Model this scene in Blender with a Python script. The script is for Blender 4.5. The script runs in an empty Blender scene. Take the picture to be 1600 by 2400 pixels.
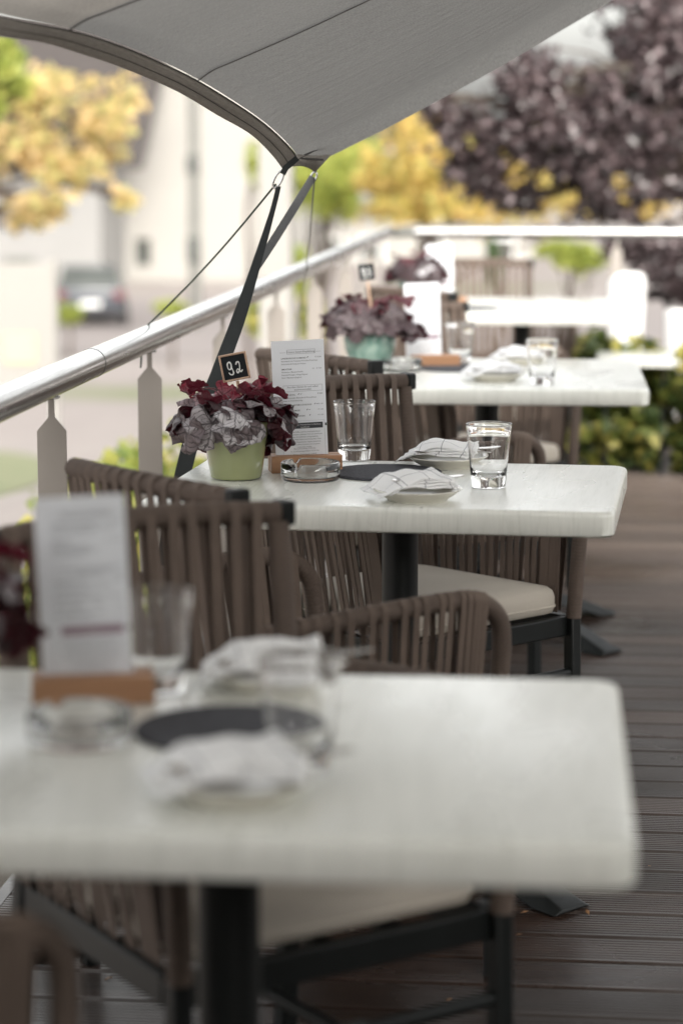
import bpy, math, random
import numpy as np
from mathutils import Vector, Matrix, noise as mnoise
R_ = math.radians
scene = bpy.context.scene
rnd = random.Random(7)

# ------------------------------------------------------------------ camera, world, sun, exposure
EYE = 1.4
FPX = 85 / 36 * 2400
PITCH = math.atan(870 / FPX)
YAW = math.atan(600 / math.hypot(870, FPX))
cam_d = bpy.data.cameras.new("camera")
cam_d.lens = 85
cam_d.sensor_fit = 'VERTICAL'
cam_d.sensor_height = 36
cam_d.sensor_width = 24
cam_d.clip_start = 0.05
cam_d.clip_end = 3000
cam = bpy.data.objects.new("camera", cam_d)
scene.collection.objects.link(cam)
cam.location = (0, 0, EYE)
cam.rotation_euler = (math.pi / 2 - PITCH, 0, YAW)
cam_d.dof.use_dof = True
cam_d.dof.focus_distance = 4.78
cam_d.dof.aperture_fstop = 2.4
cam_d.dof.aperture_blades = 0
scene.camera = cam

world = bpy.data.worlds.new("World")
scene.world = world
world.use_nodes = True
wn = world.node_tree.nodes
wl = world.node_tree.links
wn.clear()
wo = wn.new('ShaderNodeOutputWorld')
wb = wn.new('ShaderNodeBackground')
sky = wn.new('ShaderNodeTexSky')
sky.sky_type = 'NISHITA'
sky.sun_disc = False
sky.sun_elevation = R_(29)
sky.sun_rotation = R_(160)
sky.dust_density = 4.0
sky.air_density = 1.0
sky.ozone_density = 1.0
hs = wn.new('ShaderNodeHueSaturation')
hs.inputs['Saturation'].default_value = 0.14
wl.new(sky.outputs[0], hs.inputs['Color'])
warm = wn.new('ShaderNodeMixRGB')
warm.blend_type = 'MULTIPLY'
warm.inputs[0].default_value = 1.0
warm.inputs[2].default_value = (1.0, 0.99, 0.955, 1)   # thin overcast veil
wl.new(hs.outputs[0], warm.inputs[1])
wl.new(warm.outputs[0], wb.inputs[0])
wb.inputs[1].default_value = 0.15
wl.new(wb.outputs[0], wo.inputs[0])

sun_d = bpy.data.lights.new("sun", 'SUN')
sun_d.energy = 0.5  # soft sun through thin overcast
sun_d.angle = R_(20)
sun_d.color = (1.0, 0.94, 0.86)
sun = bpy.data.objects.new("sun", sun_d)
scene.collection.objects.link(sun)
# light comes from behind the camera, a little to its right
az, el = R_(160), R_(29)
sdir = Vector((math.sin(az) * math.cos(el), math.cos(az) * math.cos(el), math.sin(el)))
sun.rotation_euler = sdir.to_track_quat('Z', 'Y').to_euler()

scene.view_settings.view_transform = 'Standard'
scene.view_settings.look = 'None'
scene.view_settings.gamma = 1.0
scene.view_settings.exposure = 1.68
try:
    scene.cycles.use_denoising = True
    scene.cycles.max_bounces = 12
    scene.cycles.transmission_bounces = 12
    scene.cycles.transparent_max_bounces = 16
    scene.cycles.sample_clamp_indirect = 6
except Exception:
    pass

_R = cam.rotation_euler.to_matrix()


def P(px, py, y):
    """world point at depth y seen at photo pixel"""
    r = _R @ Vector(((px - 800) / FPX, (1200 - py) / FPX, -1))
    return Vector((r.x * y / r.y, y, EYE + r.z * y / r.y))


def PZ(px, py, z):
    r = _R @ Vector(((px - 800) / FPX, (1200 - py) / FPX, -1))
    t = (z - EYE) / r.z
    return Vector((r.x * t, r.y * t, z))


# ------------------------------------------------------------------ materials
def newmat(name):
    m = bpy.data.materials.new(name)
    m.use_nodes = True
    return m, m.node_tree.nodes, m.node_tree.links, m.node_tree.nodes['Principled BSDF']


def ramp(n, l, src, stops):
    r = n.new('ShaderNodeValToRGB')
    while len(r.color_ramp.elements) < len(stops):
        r.color_ramp.elements.new(0.5)
    for e, (p, c) in zip(r.color_ramp.elements, stops):
        e.position = p
        e.color = (c[0], c[1], c[2], 1)
    l.new(src, r.inputs[0])
    return r


def tex(n, l, kind, scale, coord='Object', stretch=(1, 1, 1), detail=5, **kw):
    tc = n.new('ShaderNodeTexCoord')
    mp = n.new('ShaderNodeMapping')
    mp.inputs['Scale'].default_value = stretch
    l.new(tc.outputs[coord], mp.inputs[0])
    t = n.new('ShaderNodeTex' + kind)
    if 'Scale' in t.inputs:
        t.inputs['Scale'].default_value = scale
    if 'Detail' in t.inputs:
        t.inputs['Detail'].default_value = detail
    for k, v in kw.items():
        t.inputs[k].default_value = v
    l.new(mp.outputs[0], t.inputs['Vector'])
    return t


def simple(name, c1, c2=None, scale=8, rough=0.6, metal=0.0, bump=0.0, bscale=None, stretch=(1, 1, 1), coat=0.0,
           trans=0.0, sub=0.0, rough2=None, detail=5, bdist=0.002):
    m, n, l, b = newmat(name)
    c2 = c2 or tuple(x * 0.8 for x in c1)
    t = tex(n, l, 'Noise', scale, stretch=stretch, detail=detail)
    r = ramp(n, l, t.outputs['Fac'], [(0.3, c1), (0.7, c2)])
    l.new(r.outputs[0], b.inputs['Base Color'])
    b.inputs['Roughness'].default_value = rough
    if rough2 is not None:
        mr = n.new('ShaderNodeMapRange')
        mr.inputs['From Min'].default_value = 0.3
        mr.inputs['From Max'].default_value = 0.7
        mr.inputs['To Min'].default_value = rough
        mr.inputs['To Max'].default_value = rough2
        l.new(t.outputs['Fac'], mr.inputs[0])
        l.new(mr.outputs[0], b.inputs['Roughness'])
    b.inputs['Metallic'].default_value = metal
    b.inputs['Coat Weight'].default_value = coat
    b.inputs['Coat Roughness'].default_value = 0.08
    b.inputs['Transmission Weight'].default_value = trans
    if bump:
        t2 = tex(n, l, 'Noise', bscale or scale * 4, stretch=stretch, detail=detail)
        bp = n.new('ShaderNodeBump')
        bp.inputs['Strength'].default_value = bump
        bp.inputs['Distance'].default_value = bdist
        l.new(t2.outputs['Fac'], bp.inputs['Height'])
        l.new(bp.outputs[0], b.inputs['Normal'])
    return m


def leafmat(name, cols, rough=0.5, tl=0.35, var_scale=3.0, spec=0.5):
    """foliage: colour varies per leaf face island through world-position noise, plus translucency"""
    m, n, l, b = newmat(name)
    t = tex(n, l, 'Noise', var_scale, detail=8)
    t2 = tex(n, l, 'WhiteNoise', 1)
    geo = n.new('ShaderNodeNewGeometry')
    mixf = n.new('ShaderNodeMath'); mixf.operation = 'MULTIPLY_ADD'
    l.new(geo.outputs['Random Per Island'], mixf.inputs[0])
    mixf.inputs[1].default_value = 0.55
    mm = n.new('ShaderNodeMath'); mm.operation = 'MULTIPLY'
    l.new(t.outputs['Fac'], mm.inputs[0]); mm.inputs[1].default_value = 0.45
    l.new(mm.outputs[0], mixf.inputs[2])
    k = len(cols)
    r = ramp(n, l, mixf.outputs[0], [(0.15 + 0.7 * i / max(1, k - 1), c) for i, c in enumerate(cols)])
    l.new(r.outputs[0], b.inputs['Base Color'])
    b.inputs['Roughness'].default_value = rough
    b.inputs['Specular IOR Level'].default_value = spec
    tr = n.new('ShaderNodeBsdfTranslucent')
    l.new(r.outputs[0], tr.inputs['Color'])
    mx = n.new('ShaderNodeMixShader')
    mx.inputs[0].default_value = tl
    l.new(b.outputs[0], mx.inputs[1]); l.new(tr.outputs[0], mx.inputs[2])
    out = n['Material Output']
    l.new(mx.outputs[0], out.inputs[0])
    n.remove(t2)
    return m


M = {}


def make_table_mat():
    m, n, l, b = newmat("whitewashed_wood")
    # wood figure running along Y (front to back), wrapping over the front edge
    warp = tex(n, l, 'Noise', 3.0, stretch=(1, 0.7, 1), detail=2)
    tc = n.new('ShaderNodeTexCoord')
    sep = n.new('ShaderNodeSeparateXYZ')
    l.new(tc.outputs['Object'], sep.inputs[0])
    cmb = n.new('ShaderNodeCombineXYZ')
    mul = n.new('ShaderNodeMath'); mul.operation = 'MULTIPLY_ADD'
    l.new(warp.outputs['Fac'], mul.inputs[0]); mul.inputs[1].default_value = 0.16
    l.new(sep.outputs[0], mul.inputs[2])
    l.new(mul.outputs[0], cmb.inputs[0])
    my = n.new('ShaderNodeMath'); my.operation = 'MULTIPLY'; my.inputs[1].default_value = 0.06
    l.new(sep.outputs[1], my.inputs[0]); l.new(my.outputs[0], cmb.inputs[1])
    g = n.new('ShaderNodeTexNoise'); g.inputs['Scale'].default_value = 62; g.inputs['Detail'].default_value = 6
    g.inputs['Roughness'].default_value = 0.65
    l.new(cmb.outputs[0], g.inputs['Vector'])
    f = tex(n, l, 'Noise', 240, stretch=(1, 0.05, 0.08), detail=3)
    patch = tex(n, l, 'Noise', 5, stretch=(1, 0.4, 0.6), detail=4)
    add = n.new('ShaderNodeMath'); add.operation = 'MULTIPLY_ADD'
    l.new(f.outputs['Fac'], add.inputs[0]); add.inputs[1].default_value = 0.42
    sc = n.new('ShaderNodeMath'); sc.operation = 'MULTIPLY'; sc.inputs[1].default_value = 0.5
    l.new(g.outputs['Fac'], sc.inputs[0]); l.new(sc.outputs[0], add.inputs[2])
    ad2 = n.new('ShaderNodeMath'); ad2.operation = 'MULTIPLY_ADD'
    l.new(patch.outputs['Fac'], ad2.inputs[0]); ad2.inputs[1].default_value = 0.15
    l.new(add.outputs[0], ad2.inputs[2])
    r = ramp(n, l, ad2.outputs[0], [(0.30, (0.56, 0.56, 0.505)), (0.42, (0.70, 0.705, 0.65)), (0.52, (0.775, 0.78, 0.73)),
                                    (0.7, (0.83, 0.83, 0.775))])
    l.new(r.outputs[0], b.inputs['Base Color'])
    mrr = n.new('ShaderNodeMapRange'); mrr.inputs['From Min'].default_value = .35; mrr.inputs['From Max'].default_value = .65
    mrr.inputs['To Min'].default_value = .20; mrr.inputs['To Max'].default_value = .36
    l.new(patch.outputs['Fac'], mrr.inputs[0]); l.new(mrr.outputs[0], b.inputs['Roughness'])
    b.inputs['Specular IOR Level'].default_value = 0.6
    bp = n.new('ShaderNodeBump'); bp.inputs['Strength'].default_value = 0.6; bp.inputs['Distance'].default_value = 0.0008
    l.new(ad2.outputs[0], bp.inputs['Height']); l.new(bp.outputs[0], b.inputs['Normal'])
    return m


def make_deck_mat():
    m, n, l, b = newmat("deck_wood")
    t = tex(n, l, 'Noise', 3, stretch=(0.35, 5, 1), detail=6)
    st = tex(n, l, 'Noise', 1.3, stretch=(1, 1.6, 1), detail=4)
    fine = tex(n, l, 'Noise', 60, stretch=(0.1, 3, 1), detail=3)
    tc = n.new('ShaderNodeTexCoord')
    sep = n.new('ShaderNodeSeparateXYZ'); l.new(tc.outputs['Object'], sep.inputs[0])
    dv = n.new('ShaderNodeMath'); dv.operation = 'DIVIDE'; dv.inputs[1].default_value = 0.1345
    l.new(sep.outputs[1], dv.inputs[0])
    fl = n.new('ShaderNodeMath'); fl.operation = 'FLOOR'; l.new(dv.outputs[0], fl.inputs[0])
    wn_ = n.new('ShaderNodeTexWhiteNoise'); wn_.noise_dimensions = '1D'; l.new(fl.outputs[0], wn_.inputs['W'])
    a = n.new('ShaderNodeMath'); a.operation = 'MULTIPLY_ADD'
    l.new(wn_.outputs['Value'], a.inputs[0]); a.inputs[1].default_value = 0.4
    h = n.new('ShaderNodeMath'); h.operation = 'MULTIPLY'; h.inputs[1].default_value = 0.6
    l.new(t.outputs['Fac'], h.inputs[0]); l.new(h.outputs[0], a.inputs[2])
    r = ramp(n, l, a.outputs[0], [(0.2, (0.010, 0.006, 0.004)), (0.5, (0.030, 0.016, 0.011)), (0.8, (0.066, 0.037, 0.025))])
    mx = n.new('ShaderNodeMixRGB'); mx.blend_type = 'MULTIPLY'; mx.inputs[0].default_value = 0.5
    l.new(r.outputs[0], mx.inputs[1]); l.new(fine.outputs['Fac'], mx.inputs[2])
    # wet boards; beyond the sail, sunlight and reflected background painted in as lighter colour
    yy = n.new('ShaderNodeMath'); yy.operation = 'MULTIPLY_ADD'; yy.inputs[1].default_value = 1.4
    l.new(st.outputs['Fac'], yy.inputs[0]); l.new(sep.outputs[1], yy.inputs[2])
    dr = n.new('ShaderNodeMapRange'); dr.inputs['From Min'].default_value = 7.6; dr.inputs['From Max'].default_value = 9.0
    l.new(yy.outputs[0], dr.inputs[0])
    lit_far = ramp(n, l, a.outputs[0], [(0.2, (0.050, 0.034, 0.026)), (0.5, (0.088, 0.060, 0.046)), (0.8, (0.135, 0.098, 0.078))])
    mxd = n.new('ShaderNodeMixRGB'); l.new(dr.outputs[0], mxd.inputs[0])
    l.new(mx.outputs[0], mxd.inputs[1]); l.new(lit_far.outputs[0], mxd.inputs[2])
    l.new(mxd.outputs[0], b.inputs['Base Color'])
    mr = n.new('ShaderNodeMapRange')
    mr.inputs['From Min'].default_value = 0.38; mr.inputs['From Max'].default_value = 0.62
    mr.inputs['To Min'].default_value = 0.24; mr.inputs['To Max'].default_value = 0.46
    l.new(st.outputs['Fac'], mr.inputs[0]); l.new(mr.outputs[0], b.inputs['Roughness'])
    b.inputs['Specular IOR Level'].default_value = 0.5
    bp = n.new('ShaderNodeBump'); bp.inputs['Strength'].default_value = 0.4; bp.inputs['Distance'].default_value = 0.001
    l.new(fine.outputs['Fac'], bp.inputs['Height']); l.new(bp.outputs[0], b.inputs['Normal'])
    return m


def make_fabric_mat(name, c, tl=0.45, seamdark=1.0):
    m, n, l, b = newmat(name)
    # woven slubs: fine noise stretched along the cloth (UV)
    w1 = tex(n, l, 'Noise', 1.0, coord='UV', stretch=(22, 330, 1), detail=4)
    w2 = tex(n, l, 'Noise', 1.0, coord='UV', stretch=(300, 40, 1), detail=2)
    big = tex(n, l, 'Noise', 1.2, coord='Object', detail=3)
    ad = n.new('ShaderNodeMath'); ad.operation = 'ADD'
    l.new(w1.outputs['Fac'], ad.inputs[0]); l.new(w2.outputs['Fac'], ad.inputs[1])
    hf = n.new('ShaderNodeMath'); hf.operation = 'MULTIPLY'; hf.inputs[1].default_value = 0.42
    l.new(ad.outputs[0], hf.inputs[0])
    a2 = n.new('ShaderNodeMath'); a2.operation = 'MULTIPLY_ADD'; a2.inputs[1].default_value = 0.16
    l.new(big.outputs['Fac'], a2.inputs[0]); l.new(hf.outputs[0], a2.inputs[2])
    r = ramp(n, l, a2.outputs[0], [(0.40, tuple(x * 0.80 for x in c)), (0.60, tuple(min(1, x * 1.14) for x in c))])
    l.new(r.outputs[0], b.inputs['Base Color'])
    b.inputs['Roughness'].default_value = 0.85
    b.inputs['Specular IOR Level'].default_value = 0.2
    tr = n.new('ShaderNodeBsdfTranslucent'); l.new(r.outputs[0], tr.inputs['Color'])
    mx = n.new('ShaderNodeMixShader'); mx.inputs[0].default_value = tl
    l.new(b.outputs[0], mx.inputs[1]); l.new(tr.outputs[0], mx.inputs[2])
    l.new(mx.outputs[0], n['Material Output'].inputs[0])
    bp = n.new('ShaderNodeBump'); bp.inputs['Strength'].default_value = 0.3; bp.inputs['Distance'].default_value = 0.0008
    l.new(hf.outputs[0], bp.inputs['Height'])
    wr = tex(n, l, 'Noise', 1.0, coord='UV', stretch=(1.6, 14, 1), detail=3)
    b2 = n.new('ShaderNodeBump'); b2.inputs['Strength'].default_value = 0.6; b2.inputs['Distance'].default_value = 0.012
    l.new(wr.outputs['Fac'], b2.inputs['Height']); l.new(bp.outputs[0], b2.inputs['Normal']); l.new(b2.outputs[0], b.inputs['Normal'])
    return m


def make_heuchera_mat():
    m, n, l, b = newmat("silver_leaf")

    def mth(op, x, y=None, z=None):
        nd = n.new('ShaderNodeMath'); nd.operation = op
        for i, v in enumerate((x, y, z)):
            if v is None: continue
            if isinstance(v, (int, float)): nd.inputs[i].default_value = v
            else: l.new(v, nd.inputs[i])
        return nd.outputs[0]
    at = n.new('ShaderNodeAttribute'); at.attribute_name = 'tint'
    au = n.new('ShaderNodeAttribute'); au.attribute_name = 'leaf_polar'
    t = tex(n, l, 'Noise', 90, detail=3)
    geo = n.new('ShaderNodeNewGeometry')
    sep = n.new('ShaderNodeSeparateColor'); l.new(at.outputs['Color'], sep.inputs[0])
    up = n.new('ShaderNodeSeparateXYZ'); l.new(au.outputs['Vector'], up.inputs[0])
    wob = mth('MULTIPLY_ADD', t.outputs['Fac'], .05, -.025)
    th = mth('ADD', up.outputs[0], wob)
    q = up.outputs[1]
    u = mth('SUBTRACT', mth('FRACT', mth('MULTIPLY_ADD', th, 5.0, 0.5)), 0.5)
    vr = mth('MULTIPLY', mth('ABSOLUTE', u), 2.0)
    arc = mth('MULTIPLY', vr, q)
    v1 = mth('SUBTRACT', 1.0, mth('DIVIDE', arc, 0.085))
    h = mth('FRACT', mth('SUBTRACT', mth('MULTIPLY', q, 4.3), mth('MULTIPLY', vr, 1.5)))
    v2 = mth('SUBTRACT', 0.85, mth('DIVIDE', mth('ABSOLUTE', mth('SUBTRACT', h, 0.5)), 0.17))
    v3 = mth('SUBTRACT', 1.0, mth('DIVIDE', q, 0.22))
    ed = mth('MULTIPLY', mth('SUBTRACT', q, 0.93), 9.0)
    vm = mth('MAXIMUM', mth('MAXIMUM', v1, v2), mth('MAXIMUM', v3, ed))
    vm = mth('ADD', vm, mth('MULTIPLY_ADD', t.outputs['Fac'], 1.2, -.6))
    cl = n.new('ShaderNodeClamp'); l.new(vm, cl.inputs[0])
    silver = ramp(n, l, sep.outputs[2], [(0.0, (0.060, 0.038, 0.042)), (0.4, (0.15, 0.120, 0.125)), (0.75, (0.38, 0.35, 0.36)), (1.0, (0.62, 0.60, 0.62))])
    dark = n.new('ShaderNodeRGB'); dark.outputs[0].default_value = (0.022, 0.014, 0.017, 1)
    mx = n.new('ShaderNodeMixRGB'); l.new(cl.outputs[0], mx.inputs[0])
    l.new(silver.outputs[0], mx.inputs[1]); l.new(dark.outputs[0], mx.inputs[2])
    red = ramp(n, l, mth('MULTIPLY_ADD', cl.outputs[0], -.5, mth('MULTIPLY_ADD', t.outputs['Fac'], .5, .5)), [(0.1, (0.035, 0.002, 0.006)), (0.45, (0.10, 0.004, 0.014)), (0.85, (0.26, 0.010, 0.035))])
    mx2 = n.new('ShaderNodeMixRGB'); l.new(sep.outputs[1], mx2.inputs[0])
    l.new(mx.outputs[0], mx2.inputs[1]); l.new(red.outputs[0], mx2.inputs[2])
    under = n.new('ShaderNodeRGB'); under.outputs[0].default_value = (0.06, 0.007, 0.015, 1)
    mx3 = n.new('ShaderNodeMixRGB'); l.new(geo.outputs['Backfacing'], mx3.inputs[0])
    l.new(mx2.outputs[0], mx3.inputs[1]); l.new(under.outputs[0], mx3.inputs[2])
    l.new(mx3.outputs[0], b.inputs['Base Color'])
    b.inputs['Roughness'].default_value = 0.42
    tr = n.new('ShaderNodeBsdfTranslucent')
    trc = n.new('ShaderNodeMixRGB'); trc.inputs[0].default_value = 0.5
    l.new(mx3.outputs[0], trc.inputs[1]); trc.inputs[2].default_value = (0.30, 0.01, 0.035, 1)
    l.new(trc.outputs[0], tr.inputs['Color'])
    mxs = n.new('ShaderNodeMixShader')
    l.new(mth('MULTIPLY_ADD', sep.outputs[1], .22, .05), mxs.inputs[0])
    l.new(b.outputs[0], mxs.inputs[1]); l.new(tr.outputs[0], mxs.inputs[2])
    l.new(mxs.outputs[0], n['Material Output'].inputs[0])
    bp = n.new('ShaderNodeBump'); bp.inputs['Strength'].default_value = 0.6; bp.inputs['Distance'].default_value = 0.0015
    bp.invert = True
    l.new(cl.outputs[0], bp.inputs['Height']); l.new(bp.outputs[0], b.inputs['Normal'])
    return m


def make_napkin_mat():
    m, n, l, b = newmat("printed_napkin")
    tc = n.new('ShaderNodeTexCoord')
    sep = n.new('ShaderNodeSeparateXYZ'); l.new(tc.outputs['UV'], sep.inputs[0])

    def line(sock, k, w, off=0.0):
        a = n.new('ShaderNodeMath'); a.operation = 'MULTIPLY_ADD'; a.inputs[1].default_value = k; a.inputs[2].default_value = off
        l.new(sock, a.inputs[0])
        f = n.new('ShaderNodeMath'); f.operation = 'FRACT'; l.new(a.outputs[0], f.inputs[0])
        c = n.new('ShaderNodeMath'); c.operation = 'LESS_THAN'; c.inputs[1].default_value = w
        l.new(f.outputs[0], c.inputs[0])
        return c
    a = line(sep.outputs[0], 3.0, 0.035, 0.3)
    c = line(sep.outputs[1], 2.0, 0.025, 0.35)
    mxm = n.new('ShaderNodeMath'); mxm.operation = 'MAXIMUM'
    l.new(a.outputs[0], mxm.inputs[0]); l.new(c.outputs[0], mxm.inputs[1])
    r = ramp(n, l, mxm.outputs[0], [(0.0, (0.86, 0.86, 0.86)), (1.0, (0.34, 0.34, 0.36))])
    t = tex(n, l, 'Noise', 40, detail=3)
    l.new(r.outputs[0], b.inputs['Base Color'])
    b.inputs['Roughness'].default_value = 0.85
    bp = n.new('ShaderNodeBump'); bp.inputs['Strength'].default_value = 0.25; bp.inputs['Distance'].default_value = 0.001
    l.new(t.outputs['Fac'], bp.inputs['Height']); l.new(bp.outputs[0], b.inputs['Normal'])
    return m


def make_strap_mat(name, c, k=260):
    """woven polyester webbing: fine ribs"""
    m, n, l, b = newmat(name)
    w = tex(n, l, 'Noise', 1, stretch=(k, k, k * 3), detail=2)
    big = tex(n, l, 'Noise', 9, detail=3)
    ad = n.new('ShaderNodeMath'); ad.operation = 'MULTIPLY_ADD'; ad.inputs[1].default_value = 0.5
    l.new(w.outputs['Fac'], ad.inputs[0])
    hm = n.new('ShaderNodeMath'); hm.operation = 'MULTIPLY'; hm.inputs[1].default_value = 0.5
    l.new(big.outputs['Fac'], hm.inputs[0]); l.new(hm.outputs[0], ad.inputs[2])
    r = ramp(n, l, ad.outputs[0], [(0.35, tuple(x * 0.7 for x in c)), (0.65, tuple(x * 1.15 for x in c))])
    l.new(r.outputs[0], b.inputs['Base Color'])
    b.inputs['Roughness'].default_value = 0.8
    bp = n.new('ShaderNodeBump'); bp.inputs['Strength'].default_value = 0.5; bp.inputs['Distance'].default_value = 0.0008
    l.new(w.outputs['Fac'], bp.inputs['Height']); l.new(bp.outputs[0], b.inputs['Normal'])
    return m


def make_glass(name, rough=0.0, tint=(0.97, 0.985, 0.98)):
    m, n, l, b = newmat(name)
    t = tex(n, l, 'Noise', 30)
    r = ramp(n, l, t.outputs['Fac'], [(0, tint), (1, tuple(min(1, x * 1.01) for x in tint))])
    l.new(r.outputs[0], b.inputs['Base Color'])
    b.inputs['Transmission Weight'].default_value = 1
    b.inputs['Roughness'].default_value = rough
    b.inputs['IOR'].default_value = 1.48
    return m


def make_ground_mat():
    m, n, l, b = newmat("pale_paving")
    t = tex(n, l, 'Noise', 0.09, detail=3)
    t2 = tex(n, l, 'Noise', 2.0, detail=5)
    r = ramp(n, l, t.outputs['Fac'], [(0.40, (0.33, 0.29, 0.27)), (0.60, (0.295, 0.255, 0.24)), (0.68, (0.19, 0.20, 0.11))])
    mx = n.new('ShaderNodeMixRGB'); mx.blend_type = 'MULTIPLY'; mx.inputs[0].default_value = 0.25
    l.new(r.outputs[0], mx.inputs[1]); l.new(t2.outputs['Fac'], mx.inputs[2])
    l.new(mx.outputs[0], b.inputs['Base Color'])
    b.inputs['Roughness'].default_value = 0.8
    return m


M['table'] = make_table_mat()
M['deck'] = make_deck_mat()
M['fabric'] = make_fabric_mat("sail_cloth", (0.39, 0.382, 0.368), tl=0.28)
M['hem'] = make_fabric_mat("sail_hem", (0.42, 0.39, 0.355), tl=0.34)
M['seam'] = simple("seam_thread", (0.07, 0.065, 0.06), rough=0.9)
M['strap_black'] = make_strap_mat("black_webbing", (0.022, 0.026, 0.027))
M['rope'] = make_strap_mat("taupe_rope", (0.100, 0.072, 0.057))
M['web'] = make_strap_mat("taupe_webbing", (0.122, 0.088, 0.069), k=400)
M['frame'] = simple("charcoal_metal", (0.004, 0.005, 0.005), (0.006, 0.0075, 0.0075), scale=20, rough=0.45, bump=0.1)
M['frame'].node_tree.nodes['Principled BSDF'].inputs['Specular IOR Level'].default_value = 0.3
M['cushion'] = simple("cream_cushion", (0.44, 0.40, 0.345), (0.40, 0.36, 0.31), scale=6, rough=0.9, bump=0.3, bscale=500)
M['steel'] = simple("brushed_steel", (0.62, 0.61, 0.60), (0.50, 0.49, 0.48), scale=5, rough=0.16, metal=1.0, rough2=0.30,
                    stretch=(6, 0.4, 6), bump=0.05, bscale=8)
M['post'] = simple("taupe_powder_coat", (0.30, 0.27, 0.24), (0.27, 0.24, 0.215), scale=4, rough=0.55, bump=0.08, bscale=200)
M['green_glaze'] = simple("green_glaze", (0.235, 0.262, 0.118), (0.275, 0.295, 0.145), scale=9, rough=0.16, coat=0.6)
M['teal_glaze'] = simple("teal_glaze", (0.055, 0.135, 0.110), (0.20, 0.275, 0.235), scale=46, rough=0.22, coat=0.5)
M['soil'] = simple("soil", (0.03, 0.02, 0.015), (0.05, 0.035, 0.025), scale=60, rough=0.95, bump=0.6)
M['leaf'] = make_heuchera_mat()
M['stem'] = simple("stem", (0.10, 0.015, 0.02), rough=0.5)
M['oak'] = simple("oiled_wood", (0.40, 0.215, 0.115), (0.30, 0.15, 0.075), scale=14, rough=0.5, stretch=(0.5, 6, 6), bump=0.15)
M['oak_pale'] = simple("pale_wood", (0.50, 0.34, 0.24), (0.40, 0.26, 0.18), scale=40, rough=0.6, stretch=(1, 1, 3), bump=0.1)
M['slate'] = simple("chalkboard", (0.012, 0.014, 0.016), (0.020, 0.022, 0.024), scale=30, rough=0.9)
M['slate'].node_tree.nodes['Principled BSDF'].inputs['Specular IOR Level'].default_value = 0.15
M['chalk'] = simple("chalk", (0.78, 0.78, 0.76), (0.62, 0.62, 0.60), scale=300, rough=0.95)
M['card'] = simple("white_card", (0.77, 0.785, 0.82), (0.75, 0.765, 0.80), scale=3, rough=0.45)
M['ink'] = simple("grey_ink", (0.12, 0.12, 0.13), rough=0.6)
M['ink_dark'] = simple("dark_ink", (0.04, 0.042, 0.05), rough=0.6)
M['ink_light'] = simple("pale_ink", (0.33, 0.33, 0.35), rough=0.6)
M['ink_mauve'] = simple("mauve_ink", (0.32, 0.20, 0.26), rough=0.6)
M['ink_white'] = simple("white_ink", (0.6, 0.6, 0.6), rough=0.6)
M['glass'] = make_glass("clear_glass", tint=(1, 1, 1))
M['plate'] = simple("cream_porcelain", (0.66, 0.635, 0.56), (0.62, 0.595, 0.525), scale=5, rough=0.18, coat=0.3)
M['napkin'] = make_napkin_mat()
M['cutlery'] = simple("polished_steel", (0.62, 0.60, 0.58), (0.55, 0.53, 0.52), scale=8, rough=0.09, metal=1.0)
M['felt'] = simple("grey_felt", (0.022, 0.023, 0.028), (0.10, 0.10, 0.115), scale=420, rough=0.98, bump=0.6, bscale=700)
M['ground'] = make_ground_mat()
M['render'] = simple("white_render", (0.31, 0.298, 0.275), (0.285, 0.272, 0.255), scale=0.5, rough=0.9)
M['render_grey'] = simple("pale_grey_render", (0.235, 0.23, 0.222), (0.21, 0.205, 0.20), scale=0.5, rough=0.9)
M['tile'] = simple("grey_roof_tiles", (0.040, 0.034, 0.032), (0.065, 0.055, 0.052), scale=2, rough=0.8, stretch=(1, 1, 6))
M['zinc'] = simple("zinc_pipe", (0.14, 0.14, 0.125), (0.11, 0.11, 0.10), scale=3, rough=0.5)
M['pane'] = simple("window_pane", (0.05, 0.055, 0.05), (0.08, 0.085, 0.08), scale=1, rough=0.1)
M['white_paint'] = simple("white_paint", (0.80, 0.80, 0.79), (0.74, 0.74, 0.73), scale=4, rough=0.4)
M['bark'] = simple("bark", (0.055, 0.040, 0.032), (0.09, 0.07, 0.055), scale=14, rough=0.95, bump=0.6, stretch=(2, 2, 0.5))
M['purple'] = leafmat("purple_foliage", [(0.012, 0.008, 0.008), (0.026, 0.016, 0.017), (0.048, 0.032, 0.034), (0.19, 0.145, 0.15), (0.034, 0.015, 0.015)],
                      rough=0.34, tl=0.16, var_scale=1.6, spec=0.6)
M['yellow'] = leafmat("yellow_foliage", [(0.38, 0.38, 0.11), (0.60, 0.50, 0.15), (0.68, 0.46, 0.16), (0.44, 0.42, 0.16)],
                      rough=0.5, tl=0.5, var_scale=0.35)
M['orange'] = leafmat("amber_foliage", [(0.38, 0.42, 0.16), (0.60, 0.52, 0.22), (0.70, 0.50, 0.25), (0.64, 0.54, 0.30)],
                      rough=0.5, tl=0.5, var_scale=0.5)
M['limegreen'] = leafmat("lime_foliage", [(0.20, 0.28, 0.06), (0.36, 0.40, 0.09), (0.50, 0.48, 0.12)], rough=0.5, tl=0.5,
                         var_scale=0.5)
M['hedge'] = leafmat("hedge_foliage", [(0.020, 0.036, 0.012), (0.055, 0.085, 0.020), (0.22, 0.23, 0.05), (0.46, 0.38, 0.10)],
                     rough=0.35, tl=0.35, var_scale=3.2, spec=0.7)
M['shrub'] = leafmat("shrub_foliage", [(0.10, 0.15, 0.03), (0.25, 0.30, 0.06), (0.45, 0.44, 0.12), (0.55, 0.45, 0.14)],
                     rough=0.45, tl=0.45, var_scale=3.0)
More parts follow.
